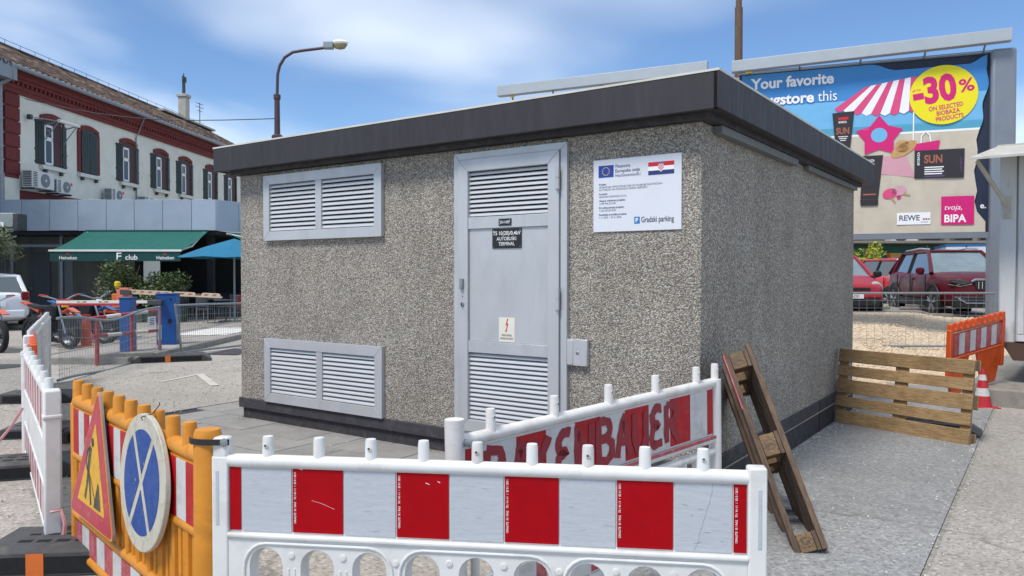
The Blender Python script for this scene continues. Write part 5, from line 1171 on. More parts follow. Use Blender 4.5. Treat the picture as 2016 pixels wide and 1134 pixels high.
# awning
AWN = thing('awning', 'green fabric awning lettered F club above the terrace', 'awning', (-15.46, 27.95, 0), 0)
P = [(0, 0, 3.18), (4.44, 0, 3.18), (4.20, -1.75, 2.42), (-0.26, -1.75, 2.42)]
b = MB(); n = 12
for k in range(n):
    t0, t1 = k / n, (k + 1) / n
    lp_ = lambda a, c, t: tuple(a[i] + (c[i] - a[i]) * t - (0.05 * math.sin(math.pi * t) if i == 2 else 0) for i in range(3))
    b.add([lp_(P[0], P[3], t0), lp_(P[1], P[2], t0), lp_(P[1], P[2], t1), lp_(P[0], P[3], t1)], [(0, 1, 2, 3)], 'awning_green')
b.build('fabric', AWN)
MB().box(-0.30, 4.22, -1.80, -1.73, 2.38, 2.45, 'awning_arm').build('front_bar', AWN, bevel=0.01)
MB().box(0.0, 4.46, -0.06, 0.04, 3.14, 3.22, 'valance_green').build('cassette', AWN, bevel=0.02)
MB().box(-0.26, 4.18, -1.775, -1.755, 2.06, 2.38, 'valance_green').build('valance', AWN)
for x in (0.1, 4.3): MB().tube([(x, -0.05, 3.12), (x * 0.98, -0.9, 2.6), (x * 0.97 - 0.1, -1.72, 2.40)], 0.035, 'awning_arm', 8).build('arm', AWN)
b = MB(); yy = -1.779
MB().text('F', 0.36, (1.98, yy, 2.10), 'print_white', bold=0.01, wid=0.17).build('lettering', AWN, smooth=0); MB().text('club', 0.24, (2.30, yy, 2.11), 'print_white', bold=0.012, wid=0.42).build('lettering', AWN, smooth=0)
for x in (0.05, 3.36):
    b = MB(); b.text('Heineken', 0.17, (x, yy, 2.12), 'print_white', bold=0.008, wid=0.60)
    b.add([(x + 0.30 + 0.05 * math.cos(k * math.pi / 5 + 1.571) * (1 if k % 2 == 0 else 0.42), yy, 2.30 + 0.05 * math.sin(k * math.pi / 5 + 1.571) * (1 if k % 2 == 0 else 0.42)) for k in range(10)], [tuple(range(10))], 'print_red')
    b.build('lettering', AWN, smooth=0)
aw2 = thing('awning', 'dark green side awning at the right end of the canopy', 'awning', (-10.6, 28.2, 0), th)
MB().add([(0.1, -0.06, 3.15), (3.5, -0.06, 3.15), (3.5, -1.5, 2.6), (0.1, -1.5, 2.6)], [(0, 1, 2, 3)], 'awning_green').add([(0.1, -1.5, 2.6), (3.5, -1.5, 2.6), (3.5, -1.5, 2.4), (0.1, -1.5, 2.4)], [(0, 1, 2, 3)], 'valance_green').build('fabric', aw2, smooth=0); MB().tube([(0.1, -0.1, 3.1), (0.6, -0.9, 2.9), (0.1, -1.5, 2.6)], 0.03, 'awning_arm', 6).build('arm', aw2)
um = thing('parasol', 'turquoise parasol open over the terrace tables', 'parasol', (-8.95, 24.8, 0), R(12))
b = MB(); N8 = 8; RR = 1.85
for i in range(N8):
    a0, a1 = 2 * math.pi * i / N8, 2 * math.pi * (i + 1) / N8; am = (a0 + a1) / 2
    c0, c1 = (RR * math.cos(a0), RR * math.sin(a0), 2.12), (RR * math.cos(a1), RR * math.sin(a1), 2.12); cm = (RR * 0.93 * math.cos(am), RR * 0.93 * math.sin(am), 2.16)
    h0, h1 = (c0[0] * 0.5, c0[1] * 0.5, 2.48), (c1[0] * 0.5, c1[1] * 0.5, 2.48); tp = (0, 0, 2.76)
    b.add([tp, h0, h1], [(0, 1, 2)], 'umbrella_blue'); b.add([h0, c0, cm, c1, h1], [(0, 1, 2), (0, 2, 4), (2, 3, 4)], 'umbrella_blue')
b.build('canopy', um, smooth=25)
MB().tube([(0, 0, 0), (0, 0, 2.75)], 0.03, 'lamp_grey', 8).build('pole', um); MB().lathe([(0.3, 0), (0.3, 0.08), (0.05, 0.12)], 'concrete_block', n=16).build('base', um)
# terrace tables and chairs
def cafe_table(label, x, y):
    t = thing('cafe_table', label, 'table', (x, y, 0)); MB().lathe([(0.38, 0.72), (0.38, 0.75), (0, 0.75)], 'chair_grey', n=20).build('top', t); MB().tube([(0, 0, 0.03), (0, 0, 0.72)], 0.035, 'iron', 8).build('leg', t); MB().lathe([(0.25, 0), (0.24, 0.03), (0.04, 0.05)], 'iron', n=16).build('base', t)
def cafe_chair(label, x, y, a, red=False):
    t = thing('cafe_chair', label, 'chair', (x, y, 0), R(a), 'chairs on the cafe terrace'); m = 'boom_red' if red else 'iron'
    MB().box(-0.22, 0.22, -0.22, 0.22, 0.43, 0.47, m).build('seat', t, bevel=0.01); MB().box(-0.22, 0.22, 0.20, 0.24, 0.55, 0.88, m).build('backrest', t, bevel=0.02)
    for sx in (-0.2, 0.2):
        for sy in (-0.2, 0.21): MB().tube([(sx, sy, 0), (sx, sy, 0.88 if sy > 0 else 0.45)], 0.014, 'chair_grey', 6).build('leg', t)
cafe_table('small round cafe table in front of the bar counter', -10.9, 27.6); cafe_table('small round cafe table under the parasol, left of its pole', -9.75, 26.2); cafe_table('small round cafe table right of the parasol pole', -8.3, 26.4)
cafe_chair('dark cafe chair left of the counter table', -11.5, 27.5, 80); cafe_chair('dark cafe chair right of the counter table', -10.3, 27.7, -85); cafe_chair('red cafe chair by the parasol pole', -9.0, 25.7, 10, True); cafe_chair('dark cafe chair nearest the parasol rim', -10.2, 25.6, 170); cafe_chair('dark cafe chair behind the parasol table', -9.6, 26.9, 0)
# shrubs
def leaves(b, c, r, n, s, m, flat=1.0):
    for i in range(n):
        while True:
            p = Vector((random.uniform(-1, 1), random.uniform(-1, 1), random.uniform(-1, 1)))
            if 0.25 < p.length < 1: break
        q = Vector((c[0] + p.x * r[0], c[1] + p.y * r[1], c[2] + p.z * r[2])); d = Vector((random.gauss(0, 1), random.gauss(0, 1), random.gauss(0, 0.7) * flat)).normalized(); e = d.cross(Vector((random.gauss(0, 1), random.gauss(0, 1), random.gauss(0, 1)))).normalized()
        ss = s * random.uniform(0.6, 1.4); w = ss * 0.42
        b.add([q, q + d * ss * 0.5 + e * w * 0.5, q + d * ss, q + d * ss * 0.5 - e * w * 0.5], [(0, 1, 2, 3)], m)
def shrub(label, x, y, w, h, z0=0.0, m=('leaf_dark',), n=2600, s=0.11, pot=True, cat='shrub', name='shrub'):
    t = thing(name, label, cat, (x, y, z0))
    b = MB(); 
    for k in range(9):
        a, rr = random.uniform(0, 6.28), random.uniform(0.15, 0.6); zc = h * random.uniform(0.30, 0.78)
        leaves(b, (w * rr * math.cos(a), w * rr * math.sin(a), zc), (w * 0.45, w * 0.45, h * 0.24), n // 9, s, random.choice(m))
    stuff(b.build('foliage', t, smooth=0))
    c = MB()
    for k in range(8):
        a = random.uniform(0, 6.28); c.tube([(0.05 * math.cos(a), 0.05 * math.sin(a), 0.1), (w * 0.3 * math.cos(a), w * 0.3 * math.sin(a), h * 0.5), (w * 0.55 * math.cos(a), w * 0.55 * math.sin(a), h * 0.85)], [0.03, 0.02, 0.008], 'bark', 5)
    c.build('stem', t)
    if pot: MB().box(-w * 0.8, w * 0.8, -0.25, 0.25, 0, 0.45, 'planter').build('planter', t, bevel=0.02)
    return t
shrub('tall dark leafy shrub left under the green awning', -13.1, 25.9, 0.95, 2.25, m=('leaf_dark', 'leaf_dark', 'leaf_olive'), n=4200)
shrub('lower green shrub right under the green awning', -11.75, 26.0, 0.85, 1.75, m=('leaf_dark', 'leaf_dark', 'leaf_dark', 'leaf_olive'), n=3400)
shrub('small round plant in a pot at the terrace edge', -7.75, 22.8, 0.45, 0.7, m=('leaf_dark', 'leaf_olive'), n=900, s=0.08, pot=False)
ot = thing('olive_tree', 'grey-green olive tree cut by the left picture edge', 'tree', (-16.6, 24.2, 0))
b = MB()
for k in range(12): leaves(b, (random.uniform(-0.9, 0.75), random.uniform(-0.7, 0.7), random.uniform(2.2, 3.3)), (0.42, 0.42, 0.35), 260, 0.12, 'leaf_olive')
stuff(b.build('crown', ot, smooth=0)); MB().tube([(0, 0, 0), (0.05, 0, 1.2), (-0.1, 0, 2.4)], [0.11, 0.08, 0.05], 'bark', 8).tube([(0.05, 0, 1.3), (0.5, 0.1, 2.6)], [0.05, 0.02], 'bark', 6).tube([(0.0, 0, 1.5), (-0.5, 0.1, 2.7)], [0.05, 0.02], 'bark', 6).build('trunk', ot)
fd = thing('floodlight', 'grey box floodlight on an arm at the left picture edge', 'lamp', (-15.95, 24.6, 3.10))
MB().box(-0.6, 0.15, -0.2, 0.25, 0, 0.46, 'lamp_grey').build('housing', fd, bevel=0.03); MB().box(0.15, 0.30, -0.22, 0.27, -0.08, 0.44, 'iron').build('cowl', fd, bevel=0.02); MB().box(-0.5, -0.15, -0.215, -0.19, 0.02, 0.16, 'print_white').build('lens', fd); MB().tube([(-0.4, 0.2, -3.1), (-0.4, 0.2, 0.1)], 0.05, 'iron', 8).build('pole', fd)
# street lamp and its wire
SLm = thing('street_lamp', 'tall brown street lamp with curved arm behind the house roof', 'street lamp', (-6.69, 22.0, 0))
MB().tube([(0, 0, 0), (0, 0, 6.7)], [0.13, 0.075], 'lamp_post', 12).lathe([(0.10, 0), (0.10, 0.12), (0.07, 0.14)], 'lamp_post', (0, 0, 6.6), 12).lathe([(0.16, 0), (0.16, 0.05), (0.1, 0.1)], 'lamp_post', (0, 0, 5.50), 12).build('pole', SLm)
MB().tube([(0, 0, 6.65), (0.02, 0, 7.3), (0.08, 0, 7.55), (0.22, 0, 7.78), (0.45, 0, 7.93), (0.75, 0, 7.98), (1.40, 0, 8.06)], 0.042, 'lamp_post', 10).build('arm', SLm)
MB().box(1.33, 1.62, -0.1, 0.1, 8.02, 8.22, 'lamp_grey').build('gear_box', SLm, bevel=0.03)
MB().lathe([(0, 0.0), (0.13, 0.02), (0.155, 0.10), (0.12, 0.17), (0, 0.19)], 'lamp_top', T=Matrix.Translation((1.80, 0, 8.13)) @ Matrix.Diagonal((1.55, 0.9, 0.75, 1)), n=18).build('hood', SLm); MB().lathe([(0, -0.13), (0.09, -0.10), (0.14, 0.0), (0.14, 0.03)], 'lamp_bowl', T=Matrix.Translation((1.80, 0, 8.13)) @ Matrix.Diagonal((1.5, 0.9, 1.0, 1)), n=18).build('bowl', SLm)
p0, p1 = Vector(BM @ Vector((0.6, -0.08, 8.45))), Vector((-6.69, 22.0, 6.05))
o = tag(MB().tube([p0.lerp(p1, k / 12) + Vector((0, 0, -0.35 * math.sin(math.pi * k / 12))) for k in range(13)], 0.014, 'iron', 5).build('overhead_wire'), 'thin overhead wire from the cream building to the street lamp', 'wire')
# ------------------------------------------------------------------ billboards
def billboard(label, Lf, Rt, poster, z0=2.47, z1=6.04, zb=6.05, lift=0.13):
    loc, rz, L = place(Lf, Rt, gz(*Rt)); g = gz(*Rt); t = thing('billboard', label, 'billboard', loc, rz); z0 -= g; z1 -= g; zb -= g
    MB().box(-0.05, L + 0.05, 0.02, 0.10, z0, z1, 'board_navy').build('panel', t)
    MB().box(-0.08, L + 0.06, -0.06, 0.12, z0 - 0.12, z0 - 0.005, 'pillar_grey').box(-0.08, L + 0.06, 0.0, 0.12, z1 + 0.005, z1 + 0.04, 'pillar_grey').build_each('frame_bar', t)
    MB().box(L + 0.02, L + 0.46, -0.14, 0.26, -0.4, z1 + 0.06, 'pillar_grey').build('pillar', t, bevel=0.06, seg=3)
    MB().box(-0.30, 0.0, 0.11, 0.3, -0.4, z1, 'pillar_grey').build('pillar', t, bevel=0.06)
    bm = MB().prism([(-0.2, zb), (L + 0.33, zb + lift), (L + 0.33, zb + lift + 0.245), (-0.2, zb + 0.245)], (0, 0, 0), (1, 0, 0), (0, 0, 1), 0.15, 0.34, 'beam_grey').build('lighting_beam', t, bevel=0.01)
    b = MB()
    for x in (0.15, 1.2, 2.4, 3.6, L - 0.1): b.tube([(x, 0.0, z1 + 0.03), (x, -0.2, zb + lift * x / L + 0.01)], 0.02, 'pillar_grey', 6)
    b.tube([(0, -0.1, z1 + 0.03), (L + 0.1, -0.1, z1 + 0.03)], 0.012, 'pillar_grey', 5)
    b.build_each('bracket', bm)
    MB().box(0.1, 0.22, -0.26, -0.2, zb - 0.03, zb - 0.002, 'print_yellow').build('connector', bm)
    return t, L, z0, z1, g
t, L, z0, z1, gB = billboard('large billboard with beach poster and pink parasol beside the grey pillar', (5.12, 17.2), (9.56, 15.5), True)
billboard('second billboard hidden behind the roof, only its grey top beam showing', (-0.05, 18.95), (4.05, 17.15), False, z1=5.4, zb=5.93, lift=0.06)
# the poster: a wrinkled sheet, torn at the right, printed as flat shapes (z below is height above the parking level)
def Z(z): return z - gB
po = MB(); nx_, nz_ = 40, 30; vs = []
def edge(z):       # right edge of the paper, torn away below the middle
    tt = (z - 2.47) / 3.57
    return 4.72 if tt > 0.93 else (4.74 - 0.20 * smoothstep((0.93 - tt) / 0.55) - 0.03 * math.sin(z * 9) if tt > 0.12 else 4.56 + 0.16 * smoothstep((0.12 - tt) / 0.03))
def ytop(x): return 6.02 - 0.16 * smoothstep((x - 2.6) / 0.5) * smoothstep((4.75 - x) / 0.35)
def bulge(x, z): return -0.024 - 0.004 * math.sin(x * 3.1 + z * 1.2) - 0.003 * math.sin(x * 1.3 - z * 4.0) - 0.0025 * math.sin(x * 11 + 2.5 * math.sin(z * 5)) - 0.008 * smoothstep((x - 4.3) / 0.4) * abs(math.sin(z * 2.3))
pt_ = thing('poster', 'blue and sand beach advertising poster, torn at its right edge', 'poster', t.location, t.rotation_euler.z)
for (za, zb, m) in ((2.47, 4.53, 'poster_sand'), (4.53, 4.57, 'poster_white'), (4.57, 4.73, 'poster_sea'), (4.73, 5.3, 'poster_skyline'), (5.3, 6.03, 'poster_sky')):
    b = MB(); n1, n2 = 48, 10; vs = []
    for j in range(n2 + 1):
        for i in range(n1 + 1):
            z = za + (zb - za) * j / n2; x = edge(z) * i / n1; zz = min(z, ytop(x)); vs.append((x, bulge(x, zz), Z(zz)))
    b.add(vs, [(j * (n1 + 1) + i, j * (n1 + 1) + i + 1, (j + 1) * (n1 + 1) + i + 1, (j + 1) * (n1 + 1) + i) for j in range(n2) for i in range(n1)], m)
    b.build('paper', pt_, smooth=60)
FL = [-0.050]
def decal(name, polys, layer=0):
    b = MB(); y = -0.036 - 0.0022 * layer
    for pts, m in polys: b.add([(p[0], y, Z(p[1])) for p in pts], [tuple(range(len(pts)))], m)
    return b
def ell(cx, cz, rx, rz_, n=28, a0=0, a1=360, tilt=0):
    o = []
    for i in range(n + (0 if a1 - a0 == 360 else 1)):
        a = R(a0 + (a1 - a0) * i / n); x, z = rx * math.cos(a), rz_ * math.sin(a); o.append((cx + x * math.cos(R(tilt)) - z * math.sin(R(tilt)), cz + x * math.sin(R(tilt)) + z * math.cos(R(tilt))))
    return o
# striped parasol
cols = ['poster_pink', 'poster_white']; P0, P1, Q0, Q1 = (2.50, 5.56), (3.46, 5.70), (1.90, 5.14), (3.50, 5.02); pol = []
for k in range(9):
    a, c = k / 9, (k + 1) / 9
    pt = lambda A_, B_, u: (A_[0] + (B_[0] - A_[0]) * u, A_[1] + (B_[1] - A_[1]) * u - (0.10 * math.sin(math.pi * u) if A_ is Q0 else 0))
    pol.append(([pt(P0, P1, a), pt(P0, P1, c), pt(Q0, Q1, c), (lambda p, q: ((p[0] + q[0]) / 2, (p[1] + q[1]) / 2 - 0.05))(pt(Q0, Q1, c), pt(Q0, Q1, a)), pt(Q0, Q1, a)][::-1], cols[k % 2]))
pol.append(([(3.40, 4.98), (3.425, 4.98), (3.425, 4.30), (3.40, 4.30)], 'poster_white'))
decal('p', pol, 1).build('parasol_print', pt_, smooth=0)
# towel, star ring, hat, bag, bats
decal('p', [([(2.55, 4.10), (3.30, 4.05), (3.45, 3.62), (2.75, 3.72)], 'poster_rose')], 0).build('towel_print', pt_, smooth=0)
star = []
for k in range(10):
    a = R(90 + 36 * k); r = 0.47 if k % 2 == 0 else 0.29; star.append((2.77 + r * math.cos(a), 4.50 + r * math.sin(a) * 0.95))
b = decal('p', [(star, 'poster_magenta'), ], 2); b2 = MB().add([(p[0], -0.0415, Z(p[1])) for p in ell(2.77, 4.53, 0.155, 0.15)], [tuple(range(28))], 'poster_skyline'); b.v, b.f = b.v, b.f
b.add([(p[0], -0.0425, Z(p[1])) for p in ell(2.77, 4.53, 0.155, 0.15)], [tuple(range(28))], 'poster_skyline'); b.add([(p[0], -0.0425, Z(p[1])) for p in [(2.42, 4.66), (2.55, 4.69), (2.60, 4.66), (2.5, 4.64)]], [(0, 1, 2, 3)], 'poster_pink'); b.build('swim_ring_print', pt_, smooth=0)
decal('p', [(ell(3.235, 4.21, 0.27, 0.12, tilt=32), 'poster_straw'), (ell(3.21, 4.27, 0.13, 0.13, tilt=32), 'poster_straw')], 3).build('hat_print', pt_, smooth=0)
b = decal('p', [([(3.42, 4.30), (3.90, 4.36), (3.86, 4.10), (3.44, 4.08)], 'poster_magenta')], 2)
b.ribbon([(3.55, Z(4.32)), (3.56, Z(4.46)), (3.63, Z(4.56)), (3.71, Z(4.47)), (3.73, Z(4.34))], 0.025, (0, -0.042, 0), (1, 0, 0), (0, 0, 1), 'poster_white'); b.build('bag_print', pt_, smooth=0)
decal('p', [(ell(2.98, 3.30, 0.14, 0.10, tilt=20), 'poster_pink'), (ell(3.15, 3.35, 0.14, 0.10, tilt=10), 'poster_rose'), (ell(3.15, 3.22, 0.04, 0.04), 'poster_magenta'), ([(3.24, 3.30), (3.36, 3.27), (3.36, 3.24), (3.24, 3.27)], 'poster_straw'), ([(3.02, 3.22), (3.10, 3.12), (3.08, 3.10), (3.0, 3.2)], 'poster_straw')], 2).build('beach_bats_print', pt_, smooth=0)
# product tubes and box
b = decal('p', [([(1.86, 5.05), (2.29, 5.07), (2.19, 4.05), (1.95, 4.05)], 'poster_black')], 3); yq = -0.0455
b.add([(p[0], yq, Z(p[1])) for p in ((1.97, 4.95), (2.18, 4.96), (2.17, 4.90), (1.98, 4.90))], [(3, 2, 1, 0)], 'print_red')
b.text('BIOBAZA', 0.062, (1.985, yq, Z(4.83)), 'print_white', bold=0.015, sx=0.62).text('SUN', 0.19, (1.935, yq, Z(4.60)), 'poster_copper', bold=0.03, sx=0.72)
for k in range(3): b.box(1.98 + 0.02 * k, 2.17 - 0.02 * k, yq, yq + 0.0008, Z(4.535 - 0.04 * k), Z(4.55 - 0.04 * k), 'print_white')
b.text('50', 0.10, (2.0, yq, Z(4.33)), 'poster_purple', bold=0.02); b.build('tube_print', pt_, smooth=0)
b = decal('p', [([(2.46, 4.11), (2.85, 4.11), (2.76, 3.20), (2.42, 3.20)], 'poster_black'), ([(2.415, 3.19), (2.765, 3.19), (2.755, 3.06), (2.425, 3.06)], 'poster_black')], 3)
b.text('BAZA', 0.07, (2.56, yq, Z(3.98)), 'print_white', bold=0.015, sx=0.7).box(2.47, 2.72, yq, yq + 0.0008, Z(3.28), Z(3.31), 'poster_copper'); b.build('tube_print', pt_, smooth=0)
b = decal('p', [([(3.435, 4.165), (4.34, 4.165), (4.33, 3.575), (3.435, 3.59)], 'poster_black')], 4); yq2 = -0.0475
b.text('SUN', 0.23, (3.61, yq2, Z(3.90)), 'poster_copper', bold=0.03, sx=0.76).text('BIOBAZA', 0.065, (3.53, yq2, Z(3.86)), 'print_white', ux=(0, 0, 1), uy=(-1, 0, 0), bold=0.01)
for k in range(4): b.box(3.62, 3.97 - 0.03 * (k % 2), yq2, yq2 + 0.0008, Z(3.80 - 0.045 * k), Z(3.822 - 0.045 * k), 'print_white')
b.text('SUN BODY', 0.06, (4.30, yq2, Z(3.70)), 'poster_purple', ux=(0, 0, 1), uy=(-1, 0, 0)); b.box(3.62, 3.99, yq2, yq2 + 0.0008, Z(3.615), Z(3.635), 'poster_purple'); b.build('box_print', pt_, smooth=0)
# discount disc
b = decal('p', [(ell(3.95, 5.275, 0.62, 0.60, 48), 'poster_yellow')], 4); tl = R(7)
ux, uy = (math.cos(tl), 0, math.sin(tl)), (-math.sin(tl), 0, math.cos(tl))
b.text('-30', 0.72, (3.42, yq2, Z(5.10)), 'poster_magenta', ux=ux, uy=uy, bold=0.045, wid=0.80).text('%', 0.36, (4.24, yq2, Z(5.30)), 'poster_magenta', ux=ux, uy=uy, bold=0.02, wid=0.27).text('UP TO', 0.055, (3.38, yq2, Z(5.37)), 'poster_magenta', ux=ux, uy=uy, bold=0.02)
for s_, x, z in (('ON SELECTED', 4.00, 4.99), ('BIOBAZA', 4.04, 4.88), ('PRODUCTS', 4.07, 4.765)): b.text(s_, 0.125, (x, yq2, Z(z)), 'poster_magenta', ux=ux, uy=uy, align='CENTER', bold=0.02, wid={'ON SELECTED': 0.62, 'BIOBAZA': 0.42, 'PRODUCTS': 0.50}[s_])
b.build('discount_disc', pt_, smooth=0)
for s_, x_, z_, bd_, w_ in (('Your favorite', 0.21, 5.70, 0.034, 1.70), ('drugstore', 0.21, 5.33, 0.030, 1.28), ('this', 1.57, 5.33, 0, 0.38)): MB().text(s_, 0.32, (x_, -0.040, Z(z_)), 'print_white', bold=bd_, wid=w_).build('headline', pt_, smooth=0)
b = MB().box(3.12, 3.74, -0.040, -0.037, Z(2.645), Z(2.893), 'poster_white').text('REWE', 0.155, (3.155, -0.0415, Z(2.73)), 'print_grey', bold=0.022, sx=0.95)
for k, m in enumerate(('print_red', 'poster_copper', 'fruit_green')): b.box(3.60 + 0.045 * k, 3.635 + 0.045 * k, -0.042, -0.0405, Z(2.735), Z(2.77), m)
b.text('GROUP', 0.04, (3.56, -0.0415, Z(2.68)), 'print_grey'); b.build('rewe_logo', pt_, smooth=0)
b = MB().box(3.932, 4.518, -0.042, -0.037, Z(2.626), Z(3.204), 'poster_magenta').text('tvoja,', 0.15, (3.98, -0.0435, Z(2.93)), 'print_white', shear=0.25).text('BIPA', 0.215, (3.98, -0.0435, Z(2.68)), 'print_white', bold=0.03, sx=0.92); b.build('bipa_logo', pt_, smooth=0)
b = MB().text('e.', 0.16, (4.63, 0.016, Z(2.95)), 'print_white', bold=0.02); b.build('old_lettering', pt_, smooth=0)
# wooden pole
o = thing('utility_pole', 'brown wooden utility pole rising behind the roof corner', 'pole', (5.86, 20.0, 0.3))
MB().tube([(0, 0, 0), (0, 0, 4), (0, 0, 12)], [0.11, 0.09, 0.070], 'wood_pole', 12).build('shaft', o); MB().tube([(0, 0, 0), (0, 0, 8.2)], 0.100, 'wood_pole', 10).build('sleeve', o)

# ------------------------------------------------------------------ news kiosk at the right edge
nk = thing('news_kiosk', 'weathered white kiosk with metal canopy at the right picture edge', 'kiosk', (6.75, 10.45, -0.117), R(-14))
MB().box(0.0, 3.2, 0.0, 2.6, 0.62, 3.25, 'kiosk_white').build('body', nk)
MB().box(-0.06, 0.14, -0.06, 0.12, 0.60, 3.28, 'kiosk_white').build('corner_post', nk, bevel=0.02)
MB().prism([(-0.02, 0.60), (0.12, 0.36), (3.0, 0.36), (3.25, 0.60)], (0, 0, 0), (1, 0, 0), (0, 0, 1), -2.6, 0.05, 'kiosk_base').build('base', nk)
MB().box(0.16, 3.2, -0.05, 0.0, 0.62, 0.72, 'kiosk_white').box(0.16, 0.24, -0.055, 0.0, 0.72, 3.2, 'kiosk_white').box(0.42, 0.47, -0.05, 0.0, 0.72, 3.2, 'kiosk_white').box(0.24, 3.2, -0.05, 0.0, 1.70, 1.80, 'kiosk_white').box(0.24, 3.2, -0.05, 0.0, 2.75, 2.85, 'kiosk_white').build_each('frame_bar', nk, bevel=0.008)
MB().box(0.47, 3.1, -0.012, 0.0, 1.80, 2.75, 'house_glass').build('pane', nk); MB().box(0.47, 3.1, -0.02, -0.002, 0.74, 1.69, 'sign_white').build('panel', nk)
cp = MB(); cp.add([(-0.30, -1.0, 3.05), (3.3, -1.0, 3.05), (3.3, 0.0, 3.30), (-0.10, 0.0, 3.30)], [(0, 1, 2, 3)], 'canopy_metal').add([(-0.30, -1.0, 3.02), (3.3, -1.0, 3.02), (3.3, 0.0, 3.24), (-0.10, 0.0, 3.24)], [(3, 2, 1, 0)], 'canopy_metal').add([(-0.30, -1.0, 3.02), (3.3, -1.0, 3.02), (3.3, -1.0, 3.05), (-0.30, -1.0, 3.05)], [(0, 1, 2, 3)], 'canopy_metal').add([(-0.30, -1.0, 3.02), (-0.30, -1.0, 3.05), (-0.10, 0.0, 3.30), (-0.10, 0.0, 3.24)], [(0, 1, 2, 3)], 'canopy_metal')
cp.build('canopy', nk, smooth=0); MB().box(-0.1, 3.2, 0.0, 2.6, 3.25, 3.32, 'canopy_metal').build('roof', nk)
MB().tube([(0.04, -0.06, 2.45), (-0.25, -0.75, 3.04)], 0.03, 'canopy_metal', 6).box(0.0, 0.08, -0.09, -0.05, 2.3, 2.6, 'canopy_metal').build('canopy_strut', nk)
MB().box(0.3, 2.9, 0.3, 2.3, 0.0, 0.36, 'dark_void').build('underframe', nk)
pf = structure(MB().box(-0.25, 6.0, -1.0, 4.0, -0.2, 0.24, 'concrete_block').build('kiosk_platform', bevel=0.03)); pf.location = (6.85, 10.9, -0.117); pf.rotation_euler = (0, 0, -YAW - 0.05)
nk.location = (6.78, 10.60, 0.08); nk.rotation_euler = (0, 0, -YAW - 0.05)

# ------------------------------------------------------------------ cars
def loft(b, st, m):
    vs = []; n = None
    for x, zb, zt, w in st:
        half = [(0, zb), (0.86 * w, zb), (0.98 * w, zb + 0.14), (w, (zb + zt) / 2), (0.97 * w, zt - 0.09), (0.86 * w, zt), (0.45 * w, zt + 0.015), (0, zt + 0.02)]
        ring = half + [(-y, z) for y, z in half[-2:0:-1]]; n = len(ring); vs += [(x, y, z) for y, z in ring]
    k = len(st); fs = [(i * n + j, (i + 1) * n + j, (i + 1) * n + (j + 1) % n, i * n + (j + 1) % n) for i in range(k - 1) for j in range(n)]
    fs += [tuple(range(n)), tuple((k - 1) * n + j for j in range(n - 1, -1, -1))]
    b.add(vs, fs, m)
def car_wheel(t, x, y, r, w):
    T = Matrix.Translation((x, y, r)) @ rot('X', 90 if y < 0 else -90)
    o = MB().lathe([(r - 0.10, -w / 2), (r - 0.02, -w / 2), (r, -w / 3), (r, w / 3), (r - 0.02, w / 2), (r - 0.10, w / 2)], 'tyre', T=T, n=32).build('wheel', t)
    b = MB().lathe([(r - 0.105, w * 0.46), (r - 0.085, w * 0.5), (r - 0.085, w * 0.3), (0.0, w * 0.30)], 'car_black', T=T, n=28)
    for i in range(5):
        a = 2 * math.pi * i / 5 + 0.3
        for da in (-0.16, 0.16): b.tube([T @ Vector((0.04 * math.cos(a), 0.04 * math.sin(a), w * 0.45)), T @ Vector(((r - 0.09) * math.cos(a + da), (r - 0.09) * math.sin(a + da), w * 0.46))], 0.022, 'rim_silver', 6)
    b.lathe([(0.06, w * 0.3), (0.06, w * 0.5), (0, w * 0.5)], 'rim_silver', T=T, n=14); b.lathe([(r - 0.105, w * 0.46), (r - 0.08, w * 0.5), (r - 0.08, w * 0.3)], 'rim_silver', T=T, n=28); b.build('rim', o)
